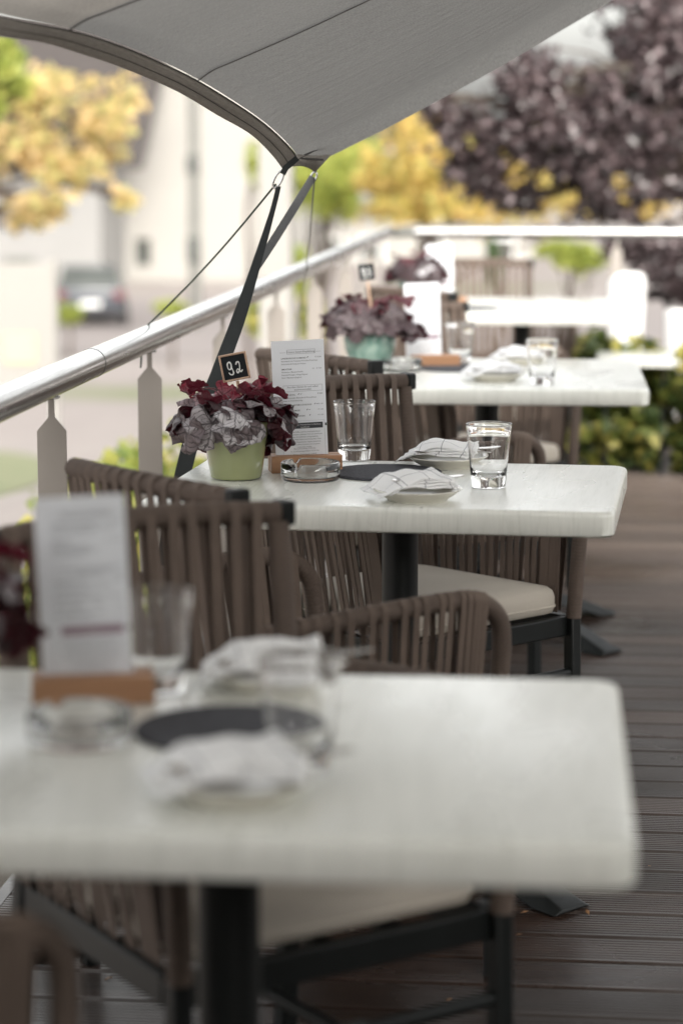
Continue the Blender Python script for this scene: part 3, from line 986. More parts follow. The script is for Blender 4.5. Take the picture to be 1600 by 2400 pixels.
# white masonry pillar beyond the rail
c = P(648, 600, 14.5)
pl = empty('pillar', (c.x, 14.5, terr(c.x, 14.5) - 0.05), label='tall white square pillar just beyond the handrail behind the sail straps', cat='pillar')
g = MB(); g.box((0, 0, 2.6), (0.19, 0.19, 5.2)); g.build('shaft', M['render'], pl, bevel=0.01)
g = MB(); g.box((0, 0, 0.1), (0.27, 0.27, 0.2)); g.box((0, 0, 5.25), (0.27, 0.27, 0.1)); g.build('plinth', M['render'], pl, bevel=0.01)

# notice board at the left
nbx = P(40, 700, 18).x
nbz = terr(nbx, 18)
nbd = empty('notice_board', (nbx, 18, nbz), label='large white notice board with a beige panel low down at the left edge', cat='notice board')
g = MB()
zt, zl = P(40, 618, 18).z - nbz, P(40, 930, 18).z - nbz
w0, w1 = P(-160, 700, 18).x - nbx, P(130, 700, 18).x - nbx
g.box(((w0 + w1) / 2, 0, (zt + zl) / 2), (w1 - w0, .04, zt - zl)); g.build('board', M['render'], nbd, bevel=.005)
for x in (w0 + .03, w1 - .03):
    g = MB(); g.box((x, .06, zt / 2), (.07, .07, zt + .06)); g.build('post', M['render'], nbd, bevel=.005)
g = MB(); a = P(12, 780, 18); b = P(88, 852, 18)
g.box(((a.x + b.x) / 2 - nbx, -.03, (a.z + b.z) / 2 - nbz), (b.x - a.x, .015, a.z - b.z)); g.build('panel', M['beige'], nbd)

# parked car, seen from behind
Yc = 60.0
cc = P(212, 752, Yc)
car = empty('parked_car', (cc.x, Yc, -3.14), rz=R_(12), label='dark slate blue car parked on the street, seen from behind at far left', cat='car')
g = MB()
secs = [(-2.1, .78, .55, .98), (-1.95, .86, .35, 1.02), (-.6, .90, .30, 1.0), (1.2, .90, .30, .98), (2.0, .82, .35, .86), (2.2, .70, .45, .75)]


def ring(y, w, z0, z1):
    return [Vector((-w * .92, y, z0)), Vector((w * .92, y, z0)), Vector((w, y, (z0 + z1) / 2)), Vector((w * .95, y, z1)), Vector((-w * .95, y, z1)), Vector((-w, y, (z0 + z1) / 2))]


vs = []
for s_ in secs: vs += ring(*s_)
fs = [(i * 6 + k, i * 6 + (k + 1) % 6, (i + 1) * 6 + (k + 1) % 6, (i + 1) * 6 + k) for i in range(len(secs) - 1) for k in range(6)]
fs += [tuple(range(5, -1, -1)), tuple(30 + k for k in range(6))]
g.add(vs, fs)
g.build('body', M['carpaint'], car, bevel=0.06, bseg=3)
g = MB()
cs = [(-1.85, .80, 1.0, 1.05), (-1.35, .68, 1.0, 1.46), (.1, .68, 1.0, 1.48), (1.0, .78, .97, 1.02)]
vs = []
for s_ in cs: vs += ring(*s_)
fs = [(i * 6 + k, i * 6 + (k + 1) % 6, (i + 1) * 6 + (k + 1) % 6, (i + 1) * 6 + k) for i in range(3) for k in range(6)] + [tuple(range(5, -1, -1)), tuple(18 + k for k in range(6))]
g.add(vs, fs); g.build('cabin', M['pane'], car, bevel=.04)
g = MB(); g.box((0, -.62, 1.475), (1.26, 1.5, .05)); g.build('roof', M['carpaint'], car, bevel=.02)
for x in (-.7, .7):
    g = MB(); g.box((x, -2.08, .84), (.24, .1, .2)); g.build('tail_light', M['tail'], car, bevel=.02)
for x in (-.84, .84):
    for y in (-1.35, 1.35):
        g = MB(); g.tube([(x - .1, y, .32), (x + .1, y, .32)], .32, seg=24)
        wh = g.build('wheel', M['tyre'], car)
        g = MB(); g.tube([(x - .105, y, .32), (x + .105, y, .32)], .19, seg=16); g.build('rim', M['steel'], wh)
g = MB(); g.box((0, -2.13, .62), (.5, .02, .11)); g.build('number_plate', M['white_paint'], car)

# unseen restaurant walls, added to block light: along the back of the terrace (behind the camera) and along its right side
rb_ = empty('light_blocking_wall', (3.0, -5.0, 0), label='unseen restaurant wall added to block light behind the viewer, outside the picture', cat='building')
ox, oy, oz = rb_.location
g = MB(); g.box((2.0, -5.1, 1.6), (9.0, .2, 3.6)); g.box((5.4, -1.0, 1.6), (.2, 8.0, 3.6)); part(g, 'wall', simple("cream_render", (0.33, 0.31, 0.28), rough=.9), rb_)
for i in range(3):
    g = MB(); g.box((-.6 + i * 2.2, -4.97, 1.3), (1.3, .06, 2.2)); w = part(g, 'window', M['frame'], rb_)
    g = MB(); g.box((-.6 + i * 2.2, -4.93, 1.3), (1.2, .02, 2.1)); part(g, 'pane', M['pane'], w)

# ================================================================== RAILING
RX = -1.01; RZ = 0.955; RY = 12.0
rail = empty('railing', (RX, 5, 0), label='brushed steel handrail with flat paddle-shaped posts round the terrace edge', cat='railing')


def rel(p): return (p[0] - RX, p[1] - 5, p[2])


g = MB()
g.tube([rel((RX, -2.5 + 0.25 * i, RZ)) for i in range(int(14.35 / .25) + 1)], 0.030, seg=28)
g.build('handrail', M['steel'], rail, angle=60)
g = MB()
g.tube([rel((RX + 0.12, RY, RZ)), rel((6, RY, RZ))], 0.030, seg=24)
g.build('handrail', M['steel'], rail, angle=60)
g = MB()
g.tube([rel(p) for p in smoothpath([(RX, RY - .15, RZ - .002), (RX + .01, RY - .05, RZ - .002), (RX + .06, RY - .005, RZ - .002), (RX + .13, RY, RZ - .002)], 6)], 0.026, seg=20)
g.build('corner_joint', M['zinc'], rail)
for y in (4.80, 7.4, 9.9):
    g = MB(); g.tube([rel((RX, y - .0012, RZ)), rel((RX, y + .0012, RZ))], 0.0306, seg=28); g.build('joint_ring', M['frame'], rail)
# paddle posts: narrow neck, shoulders, wide blade down to the deck edge
zn = RZ - 0.026; zs = 0.862; zc = 0.888
out = [(-.0058, zn), (-.0058, zc), (-.0275, zs), (-.0275, -.03), (.0275, -.03), (.0275, zs), (.0058, zc), (.0058, zn)]


def paddle(x, y, ang):
    g = MB()
    n = len(out)
    vs = [Vector((px_, -.005, z)) for px_, z in out] + [Vector((px_, .005, z)) for px_, z in out]
    m = Matrix.Rotation(ang, 3, 'Z')
    vs = [m @ v + Vector((x - RX, y - 5, 0)) for v in vs]
    g.add(vs, [tuple(range(n - 1, -1, -1)), tuple(range(n, 2 * n))] + [(i, (i + 1) % n, n + (i + 1) % n, n + i) for i in range(n)])
    po = g.build('post', M['post'], rail, smooth=False, bevel=.0015)
    g = MB(); g.box((x - RX, y - 5, RZ - .0305), (.030, .022, .004)); g.tube([(x - RX - .010, y - 5, RZ - .0345), (x - RX - .010, y - 5, RZ - .0325)], .003, seg=8)
    g.build('bracket', M['steel'], po, bevel=.001)
    return po


for y in (0.07, 1.15, 2.26, 3.35, 4.43, 5.44, 6.54, 7.65, 8.72, 9.8, 10.9):
    paddle(RX, y, R_(8))
for x in (0.1, 1.5, 2.9, 4.3):
    paddle(x, RY, R_(90) if False else R_(0))

# ================================================================== SAIL
A0 = P(663, 392, 5.0)
hem_px = [(663, 392, 5.00), (627, 347, 4.95), (582, 306, 4.87), (510, 265, 4.76), (413, 208, 4.58), (286, 153, 4.36), (204, 125, 4.22), (102, 94, 4.05), (0, 79, 3.88)]
inn_px = [(694, 365, 5.02), (684, 347, 4.98), (638, 301, 4.90), (577, 255, 4.79), (464, 185, 4.60), (357, 133, 4.40), (262, 95, 4.24), (163, 66, 4.08), (0, 33, 3.86)]
outer = [P(*a) for a in hem_px]
inner = [P(*a) for a in inn_px]
# beyond the left of the picture the edge arches along the rail to its next tie-down
e = outer[-1]; i_ = inner[-1]
outer += [Vector((-1.03, 3.3, e.z + .015)), Vector((-1.08, 2.6, e.z + .0)), Vector((-1.10, 1.9, e.z - .05)), Vector((-1.08, 1.2, e.z - .14)), Vector((-.98, .5, e.z - .26)), Vector((-1.05, -.4, e.z - .1)), Vector((-1.1, -1.6, e.z + .02)), Vector((-1.05, -3.0, e.z - .1))]  # unseen rear arch extended past the camera to shade the foreground
d_ = i_ - e
inner += [o_ + Vector((.055, 0, .03)) for o_ in outer[-8:]]
outer_s = smoothpath(outer, 5); inner_s = smoothpath(inner, 5)
sail = empty('shade_sail', (A0.x, A0.y, A0.z), label='large grey fabric shade sail stretched over the tables, tied down at its corner', cat='shade sail')
B0 = P(733, 397, 5.25)
redge_px = [(733, 397, 5.25), (765, 368, 5.28), (800, 347, 5.30), (877, 306, 5.34), (958, 262, 5.39), (1055, 208, 5.45), (1175, 142, 5.52), (1300, 68, 5.6), (1417, 0, 5.67)]
redge = [P(*a) for a in redge_px]
redge += [Vector((.35, 5.88, 1.93)), Vector((.9, 6.2, 2.23)), Vector((1.6, 6.6, 2.56)), Vector((2.6, 7.1, 2.9))]
redge_s = smoothpath(redge, 4)
NS, NT = len(inner_s) - 1, len(redge_s) - 1
I0 = inner_s[0]
# first generator starts at the corner seam; blend from the inner hem line to the right edge


def sailpt(si, ti):
    L = inner_s[si]; Rr = redge_s[ti]
    s = si / NS
    k = sstep(0, 0.25, s)
    rise = (Rr - redge_s[0])
    # panels flatten slightly toward the camera
    r2 = Vector((rise.x * (1 + .02 * s), rise.y * (1 - s), rise.z * (1 - 0.20 * min(1, s * 2.2))))
    # close to the corner the cloth springs from the truncated edge (I0 -> B0)
    start = L
    q = start + r2
    if si == 0:
        q = I0.lerp(redge_s[0], 1 - (1 - min(1, ti / 2)) ** 2) + rise if ti > 0 else I0
    # slack: belly between seams
    q = Vector(q)
    q.z -= 0.012 * math.sin(math.pi * min(1, ti / NT))
    return q


g = MB()
base = Vector(sail.location)
cols = []
for si in range(NS + 1):
    cols.append([sailpt(si, ti) - base for ti in range(NT + 1)])
V = [p for c_ in cols for p in c_]
nt = NT + 1
g.add(V, [(i * nt + j, i * nt + j + 1, (i + 1) * nt + j + 1, (i + 1) * nt + j) for i in range(NS) for j in range(NT)])
for i in range(NS + 1):
    for j in range(nt):
        g.uv[i * nt + j] = (j / NT, i / NS)
g.mi = [1 if f_i // NT >= 35 and f_i // NT < 52 else 0 for f_i in range(len(g.f))]
cl = g.build('cloth', [M['fabric'], M['hem']], sail, uvscale=(2.5, 8.0))
sb = cl.modifiers.new('sub', 'SUBSURF'); sb.levels = 1; sb.render_levels = 2

# hem : doubled cloth band along the near edge
g = MB()
ns = len(outer_s)
off = Vector((0, 0, -.002))


def hemrow(p, q, t): return p.lerp(q, t)


vs = []
for i in range(ns):
    for k in range(5):
        t = k / 4
        p = outer_s[i].lerp(inner_s[i], t)
        w = .0015 * math.sin(math.pi * t)
        vs.append(p - base + Vector((0, -.003, -.003 - w)))
g.add(vs, [(i * 5 + k, i * 5 + k + 1, (i + 1) * 5 + k + 1, (i + 1) * 5 + k) for i in range(ns - 1) for k in range(4)])
for i in range(ns):
    for k in range(5): g.uv[i * 5 + k] = (i / ns, k / 4)
hm = g.build('hem', M['hem'], sail, uvscale=(6, .1))
so = hm.modifiers.new('s', 'SOLIDIFY'); so.thickness = .003; so.offset = 0
g = MB()
g.tube([p - base + Vector((0, -.004, -.004)) for p in inner_s], 0.0015, seg=6)
g.tube([p.lerp(q, .5) - base + Vector((0, -.005, -.006)) for p, q in zip(outer_s, inner_s)], 0.0009, seg=5)
g.build('hem_cord', M['seam'], sail)
# panel seams


def seam(px_list, w=0.0042):
    pass


g = MB()
for si, wd in ((20, .0055), (35, .006), (52, .005)):
    pts = [sailpt(si, ti) - base + Vector((0, -.001, -.0028)) for ti in range(NT + 1)]
    vs = []
    for p in smoothpath(pts, 3):
        vs += [p + Vector((0, -wd, 0)), p + Vector((0, wd, 0)), p + Vector((0, wd, -.0015)), p + Vector((0, -wd, -.0015))]
    m_ = len(vs) // 4
    g.add(vs, [(i * 4 + k, i * 4 + (k + 1) % 4, (i + 1) * 4 + (k + 1) % 4, (i + 1) * 4 + k) for i in range(m_ - 1) for k in range(4)])
g.build('seam', simple("seam_tape", (0.20, 0.19, 0.18), rough=.9), sail)
# right hem : narrow tuck near the free edge
g = MB()
pts = [P(*a) for a in [(699, 367, 5.05), (800, 317, 5.27), (877, 283, 5.32), (958, 243, 5.37), (1035, 207, 5.43), (1120, 163, 5.48)]]
g.tube([p - base + Vector((0, -.006, -.004)) for p in smoothpath(pts, 4)], lambda t: .0028 * (1 - .6 * t), seg=6)
pts = [P(*a) for a in [(699, 367, 5.05), (728, 369, 5.12), (757, 371, 5.2)]]
g.tube([p - base + Vector((0, -.006, -.003)) for p in pts], .0022, seg=6)
g.build('edge_seam', M['seam'], sail)
# corner gusset between the two tie-downs (scalloped lower edge)
C1 = P(695, 371, 5.02); C2 = P(768, 366, 5.28)
cA = P(672, 392, 5.01); cB = P(736, 401, 5.25)
g = MB()
top = [P(*a) for a in [(664, 388, 5.0), (690, 362, 5.02), (720, 364, 5.1), (750, 364, 5.2), (775, 360, 5.28)]]
bot = [P(*a) for a in [(668, 393, 5.0), (686, 389, 5.03), (706, 388, 5.1), (722, 393, 5.18), (736, 402, 5.25)]]
tS = smoothpath(top, 5); bS = smoothpath(bot, 5)
nn = len(tS)
g.add([p - base + Vector((0, -.002, 0)) for p in tS] + [p - base + Vector((0, -.002, 0)) for p in bS], [(i, i + 1, nn + i + 1, nn + i) for i in range(nn - 1)])
for i in range(nn): g.uv[i] = (i / nn, 0); g.uv[nn + i] = (i / nn, 1)
gu = g.build('gusset', M['hem'], sail, uvscale=(.1, .1))
so = gu.modifiers.new('s', 'SOLIDIFY'); so.thickness = .003
# black webbing in the corner + steel ring
RA = P(652, 425, 5.0); RB = P(735, 408, 5.25)
g = MB()
g.bar(P(697, 370, 4.99) - base, P(670, 393, 4.985) - base, .012, .003, up=(0, 1, 0))
g.bar(P(671, 391, 4.985) - base, P(662, 408, 4.985) - base, .012, .003, up=(0, 1, 0))
g.build('corner_webbing', M['strap_black'], sail)
g = MB()
g.bar(P(735, 394, 5.25) - base, P(736, 405, 5.25) - base, .006, .003, up=(0, 1, 0))
g.build('corner_webbing', M['strap_black'], sail)


def shackle(c, L, w, ang):
    g = MB()
    pts = []
    for k in range(25):
        a = 2 * math.pi * k / 24
        x = w * math.cos(a); z = L * math.sin(a)
        pts.append(Vector((x * math.cos(ang) + z * math.sin(ang), 0, -x * math.sin(ang) + z * math.cos(ang))) + c - base)
    g.tube(pts, .0022, seg=8, cap=False)
    return g


g = shackle(RA + Vector((0, 0, .004)), .020, .0075, R_(28)); g.build('shackle', M['steel'], sail)
g = shackle(RB + Vector((0, 0, -.006)), .011, .006, R_(20)); g.build('shackle', M['steel'], sail)

# straps and cords
anchor = Vector((-1.00, 4.93, 0.0))


def ribbon(name, pts, widths, mat, twist, label, cat, th=.002):
    pts = [Vector(p) for p in pts]
    c = pts[0]
    g = MB(); vs = []
    S = smoothpath(pts, 8); n = len(S)
    for i, p in enumerate(S):
        t = i / (n - 1)
        w = np.interp(t, np.linspace(0, 1, len(widths)), widths)
        a = np.interp(t, np.linspace(0, 1, len(twist)), twist)
        tg = (S[min(i + 1, n - 1)] - S[max(i - 1, 0)]).normalized()
        side = tg.cross(Vector((0, 1, 0))).normalized()
        nrm = side.cross(tg)
        s2 = side * math.cos(a) + nrm * math.sin(a)
        n2 = nrm * math.cos(a) - side * math.sin(a)
        for (u, v_) in ((-1, -1), (1, -1), (1, 1), (-1, 1)):
            vs.append(p - c + s2 * u * w / 2 + n2 * v_ * th / 2)
    g.add(vs, [(i * 4 + k, i * 4 + (k + 1) % 4, (i + 1) * 4 + (k + 1) % 4, (i + 1) * 4 + k) for i in range(n - 1) for k in range(4)] + [(3, 2, 1, 0), tuple((n - 1) * 4 + k for k in range(4))])
    o = g.build(name, mat, angle=30)
    o.location = c
    return tag(o, label, cat)


S1 = [P(653, 436, 5.0), P(637, 500, 4.99), P(600, 622, 4.98), P(560, 745, 4.97), P(510, 880, 4.96), P(430, 1105, 4.945), anchor]
ribbon('strap', S1, [.010, .011, .019, .028, .031, .034, .034], M['strap_black'], [0.2, .1, 0, 0, 0, 0, 0],
       'wide black webbing strap from the sail corner down behind the green flowerpot', 'strap')
S2 = [P(733, 415, 5.25), P(690, 486, 5.18), P(640, 566, 5.1), P(592, 642, 5.0)]
ribbon('strap', S2, [.016, .018, .018, .014], make_strap_mat("grey_webbing", (0.10, 0.10, 0.10)), [0.1, 0, 0, 0],
       'dark grey strap from the rear sail corner joining the wide black strap', 'strap')
g = MB()
c0 = P(646, 432, 5.0)
pA = P(344, 764, 5.45)
pts = [c0] + [c0.lerp(pA, t) + Vector((0, 0, -.012 * math.sin(math.pi * t))) for t in (.2, .4, .6, .8)] + [pA,
       Vector((RX - .034, 5.46, RZ + .012)), Vector((RX - .034, 5.45, RZ - .03)), P(331, 830, 5.45), P(330, 862, 5.44)]
g.tube([p - c0 for p in smoothpath(pts, 5)], .0021, seg=8)
o = g.build('cord', make_strap_mat("dark_green_cord", (0.02, 0.035, 0.022), k=900)); o.location = c0
tag(o, 'thin dark green cord running from the sail corner down over the handrail', 'cord')
g = MB()
c0 = P(737, 418, 5.26)
pts = [c0, P(735, 440, 5.3), P(726, 540, 5.9), P(716, 640, 6.6), P(705, 700, 7.2), P(700, 740, 7.6), P(694, 800, 7.6)]
g.tube([p - c0 for p in smoothpath(pts, 5)], .0018, seg=6)
o = g.build('cord', M['zinc']); o.location = c0
tag(o, 'pale thin cord hanging from the rear sail corner to the handrail', 'cord')


# ================================================================== TABLES
def rrect(w, d, r, n=8, cx=0, cy=0):
    pts = []
    for (sx, sy, a0) in ((1, 1, 0), (-1, 1, 90), (-1, -1, 180), (1, -1, 270)):
        for k in range(n + 1):
            a = R_(a0 + 90 * k / n)
            pts.append((cx + sx * (w / 2 - r) + r * math.cos(a), cy + sy * (d / 2 - r) + r * math.sin(a)))
    return pts


def make_table(loc, w, d, rz, label, colx=0.0):
    t = empty('cafe_table', loc, rz, label, 'table', 'white cafe tables in a row along the railing')
    H = 0.75; th = 0.046; rv = 0.010
    g = MB()
    # layers with bullnose profile, underside slightly narrower
    prof_ = [(0.004, H - th), (0.0, H - th + .004)]
    for k in range(7):
        a = R_(90 * k / 6)
        prof_.append((rv - rv * math.cos(a), H - rv + rv * math.sin(a)))
    rings = []
    for inset, z in prof_:
        rings.append([(x, y, z) for x, y in rrect(w - 2 * inset, d - 2 * inset, 0.030)])
    n = len(rings[0])
    vs = [p for r in rings for p in r]
    fs = []
    for i in range(len(rings) - 1):
        for k in range(n):
            k2 = (k + 1) % n
            fs.append((i * n + k, i * n + k2, (i + 1) * n + k2, (i + 1) * n + k))
    fs.append(tuple(range(n - 1, -1, -1))); fs.append(tuple((len(rings) - 1) * n + k for k in range(n)))
    g.add(vs, fs)
    g.build('tabletop', M['table'], t, angle=50)
    g = MB(); g.tube([(colx, 0, .045), (colx, 0, H - th - .006)], .035, seg=32); g.build('column', M['frame'], t)
    g = MB(); g.box((colx, 0, H - th - .004), (.34, .34, .006)); g.build('mounting_plate', M['frame'], t)
    # four curved feet
    for (sx, sy) in ((1, 1), (1, -1), (-1, 1), (-1, -1)):
        g = MB()
        e = Vector((sx * .36, sy * min(.30, d / 2 - .04), 0)); L = e.length; u = e / L; sd = Vector((-u.y, u.x, 0))
        vs = []
        N = 14
        for i in range(N + 1):
            q = i / N
            wv = .034 + .018 * q
            zt = .105 * (1 - q) ** 1.6 + .045 * math.sin(math.pi * q) + .012
            zb = max(.004, zt - .03 - .02 * (1 - q)) if q < .93 else .003
            c = Vector((colx, 0, 0)) + u * (.02 + (L - .02) * q)
            vs += [c - sd * wv + Vector((0, 0, zb)), c + sd * wv + Vector((0, 0, zb)), c + sd * wv * .6 + Vector((0, 0, zt)), c - sd * wv * .6 + Vector((0, 0, zt))]
        g.add(vs, [(i * 4 + k, i * 4 + (k + 1) % 4, (i + 1) * 4 + (k + 1) % 4, (i + 1) * 4 + k) for i in range(N) for k in range(4)] + [(3, 2, 1, 0), tuple(N * 4 + k for k in range(4))])
        g.build('foot', M['frame'], t, bevel=.006, bseg=3)
    return t


XC = -0.372
T1 = make_table((XC - .014, 2.548, 0), .855, .71, R_(1.0), 'nearest cafe table, blurred white wood-effect top filling the lower picture', -.006)
T2 = make_table((XC - .005, 4.592, 0), .865, .645, R_(-2.8), 'sharp second cafe table carrying the chalkboard numbered 92', .01)
T3 = make_table((XC + .05, 6.86, 0), .92, .89, R_(1.2), 'third cafe table from the front, with the teal flowerpot and the hedge behind', .02)
T4 = make_table((XC + .06, 9.72, 0), .90, .90, 0, 'farthest cafe table, very pale under the far handrail', .02)


# ================================================================== CHAIRS
def make_chair(loc, rz, label):
    c = empty('rope_armchair', loc, rz, label, 'chair', 'taupe rope armchairs at the cafe tables')
    SH = .405

    def rope_rad(r, L, pitch=.0075):
        k = 2 * math.pi * L / pitch
        return lambda t: r * (1 + .026 * math.sin(t * k))

    def ropetube(pts, r):
        S = resample(smoothpath(pts, 8), .0022)
        L = sum((S[i + 1] - S[i]).length for i in range(len(S) - 1))
        g.tube(S, rope_rad(r, L), seg=12)
    # back frame
    g = MB()
    bw = .222
    top = [(-bw - .006 + (2 * bw + .012) * i / 10, -.275 - .030 * (1 - ((i - 5) / 5) ** 2), .862 + .006 * (1 - ((i - 5) / 5) ** 2)) for i in range(11)]
    ropetube(top, .0175)
    for s in (-1, 1):
        ropetube([(s * .215, -.222, .40), (s * .218, -.232, .55), (s * .222, -.252, .72), (s * .226, -.273, .850)], .0165)
    g.build('back_frame', M['rope'], c)
    for s in (-1, 1):
        g = MB()
        g.box((s * (bw + .016), -.276, .862), (.022, .036, .036))
        g.build('end_cap', M['frame'], c, bevel=.004)
    # arms
    armpts = {}
    for s in (-1, 1):
        g = MB()
        pts = [(s * .224, -.250, .640), (s * .247, -.13, .652), (s * .262, .02, .661), (s * .266, .14, .662), (s * .264, .195, .652), (s * .260, .234, .622),
               (s * .256, .246, .580), (s * .250, .246, .50), (s * .245, .242, .393)]
        ropetube(pts, .0165)
        g.build('armrest', M['rope'], c)
        armpts[s] = smoothpath(pts[:5], 12)
    # straps : webbing loops, outer run and inner run set half a pitch apart

    def strap_loop(g, topc, botc, tang, nrm, w, r, shift, th=.0016):
        """ribbon: up the outer side, over the tube, down the inner side"""
        tang = Vector(tang).normalized(); nrm = Vector(nrm).normalized()
        topc = Vector(topc); botc = Vector(botc)
        up = (topc - botc).normalized()
        pts = [botc + nrm * (r * .5), topc + nrm * r]
        for k in range(1, 6):
            a = math.pi * k / 6
            pts.append(topc + nrm * r * math.cos(a) + up * r * math.sin(a) + tang * shift * k / 6)
        pts += [topc - nrm * r + tang * shift, botc - nrm * (r * .5) + tang * shift]
        vs = []
        m = len(pts)
        for i, p in enumerate(pts):
            d = (pts[min(i + 1, m - 1)] - pts[max(i - 1, 0)]).normalized()
            nn_ = d.cross(tang).normalized() * th / 2
            vs += [p - tang * w / 2 - nn_, p + tang * w / 2 - nn_, p + tang * w / 2 + nn_, p - tang * w / 2 + nn_]
        g.add(vs, [(i * 4 + k, i * 4 + (k + 1) % 4, (i + 1) * 4 + (k + 1) % 4, (i + 1) * 4 + k) for i in range(m - 1) for k in range(4)])
    rr = random.Random(9)
    g = MB()
    nbk = 13
    for i in range(nbk):
        q = (i + .5) / nbk
        x = -bw + .012 + (2 * bw - .024) * q
        yb = -.275 - .030 * (1 - (q * 2 - 1) ** 2)
        j = rr.uniform(-.002, .002)
        strap_loop(g, (x + j, yb, .862 + .006 * (1 - (q * 2 - 1) ** 2)), (x * .93, -.232 - .02 * (1 - (q * 2 - 1) ** 2), .405), (1, 0, 0), (0, -1, .09), .0160, .0182, .0105)
    g.build('back_straps', M['web'], c)
    for s in (-1, 1):
        g = MB()
        na = 19
        ap = armpts[s]
        for i in range(na):
            q = (i + .7) / (na + .4)
            p = ap[int(q * (len(ap) - 1))]
            p2 = ap[min(int(q * (len(ap) - 1)) + 1, len(ap) - 1)]; p0 = ap[max(int(q * (len(ap) - 1)) - 1, 0)]
            tg = (p2 - p0); tg.z = 0
            yb = p.y + .028 - .02 * q
            j = rr.uniform(-.0018, .0018)
            strap_loop(g, (p.x, p.y + j, p.z), (s * (.226 + .012 * q), min(yb, .228) + j * 1.5, .402), tg, (s, 0, .05), .0120, .0173, .0075)
        g.build('arm_straps', M['web'], c)
    # seat frame
    g = MB()
    g.bar((-.232, .225, .375), (.232, .225, .375), .022, .042)
    g.bar((-.205, -.222, .375), (.205, -.222, .375), .022, .042)
    for s in (-1, 1):
        g.bar((s * .243, .213, .375), (s * .217, -.211, .375), .022, .042)
    for x in (-.11, 0, .11):
        g.bar((x, -.21, .380), (x, .213, .380), .03, .012)
    g.build('seat_frame', M['frame'], c, bevel=.003)
    for s in (-1, 1):
        g = MB(); g.bar((s * .245, .238, .395), (s * .248, .244, 0), .028, .028, up=(0, 1, 0)); g.build('leg', M['frame'], c, bevel=.004)
        g = MB(); g.bar((s * .217, -.224, .415), (s * .226, -.262, 0), .028, .028, up=(0, 1, 0)); g.build('leg', M['frame'], c, bevel=.004)
    g = MB()
    g.tube([(-.234, .240, .275), (.234, .240, .275)], .0105, seg=12)
    g.tube([(0, .232, .275), (0, -.240, .275)], .010, seg=12)
    g.tube([(-.21, -.236, .275), (.21, -.236, .275)], .0105, seg=12)
    g.build('stretcher', M['frame'], c)
    g = MB(); g.tube([(-.028 + .0035 * i, .240, .275) for i in range(17)], lambda t: .0145 * (1 + .08 * math.sin(t * 50)), seg=14); g.build('lashing', M['strap_black'], c)
    # cushion : domed pad with rounded corners
    g = MB()
    N = 26

    def cush(u, v):
        x = (u * 2 - 1); y = (v * 2 - 1)
        return x, y
    ol = rrect(1, 1, .07, 7)
    layers = [(0.94, .400), (0.985, .404), (1.0, .418), (1.0, .436), (.985, .450), (.95, .4575), (.8, .464), (.5, .470), (.2, .473)]
    vs = []
    for sc, z in layers:
        for (x, y) in ol:
            wx = .220 + .022 * y
            vs.append((x * 2 * wx * sc, y * .425 * sc + .005, z))
    n = len(ol)
    fs = [(i * n + k, i * n + (k + 1) % n, (i + 1) * n + (k + 1) % n, (i + 1) * n + k) for i in range(len(layers) - 1) for k in range(n)]
    fs += [tuple(range(n - 1, -1, -1)), tuple((len(layers) - 1) * n + k for k in range(n))]
    g.add(vs, fs)
    cu = g.build('seat_cushion', M['cushion'], c, angle=70)
    g = MB(); g.tube([Vector(v) for v in vs[2 * n:3 * n]] + [Vector(vs[2 * n])], .0028, seg=6, cap=False)
    g.build('piping', M['cushion'], cu)
    return c


def chair_rot(face):  # facing angle in degrees from +X -> rz of local +Y
    return R_(face - 90)


def chair_from(face, ref, local):
    """place so that local point (x,y) lands on ref (world x,y)"""
    rz = chair_rot(face)
    v = Matrix.Rotation(rz, 2) @ Vector(local)
    return (ref[0] - v.x, ref[1] - v.y, 0), rz


# D chairs: far side of each table, facing right and toward the camera
loc, rz = chair_from(-50, (-.107, 3.084), (-.248, .244))
chair = make_chair(loc, rz, 'rope chair behind the nearest table, its tall slatted back beside the blurred menu card')
for (face, ref, lab) in ((-43, (-.032, 5.097), 'rope chair behind table 92 with its cream cushion showing under the tabletop'),
                         (-46, (-.061, 7.564), 'rope chair behind the third table, its dark back post beside the white menu card there'),
                         (-70, (-.10, 10.35), 'rope chair beyond the farthest table, only its pale slats visible')):
    loc, rz = chair_from(face, ref, (-.248, .244))
    dup(chair, loc, rz, lab)
# E chairs: near side of each table, facing right and away
for (face, ref, lab) in ((44, (-.162, 3.906), 'rope chair in front of table 92 with its curved armrest sweeping across the centre'),
                         (48, (-.52, 2.20), 'rope chair at the bottom left corner, its blurred armrest arch under the nearest table'),
                         (44, (-.150, 6.085), 'rope chair between table 92 and the third table, arm arch showing behind the drinking glass'),
                         (44, (-.12, 8.75), 'rope chair between the third and the farthest table')):
    loc, rz = chair_from(face, ref, (.264, .215))
    ch_ = dup(chair, loc, rz, lab)
    for k_ in list(ch_.children):
        if k_.name.startswith('end_cap') and k_.data.vertices[0].co.x < 0:
            bpy.data.objects.remove(k_)


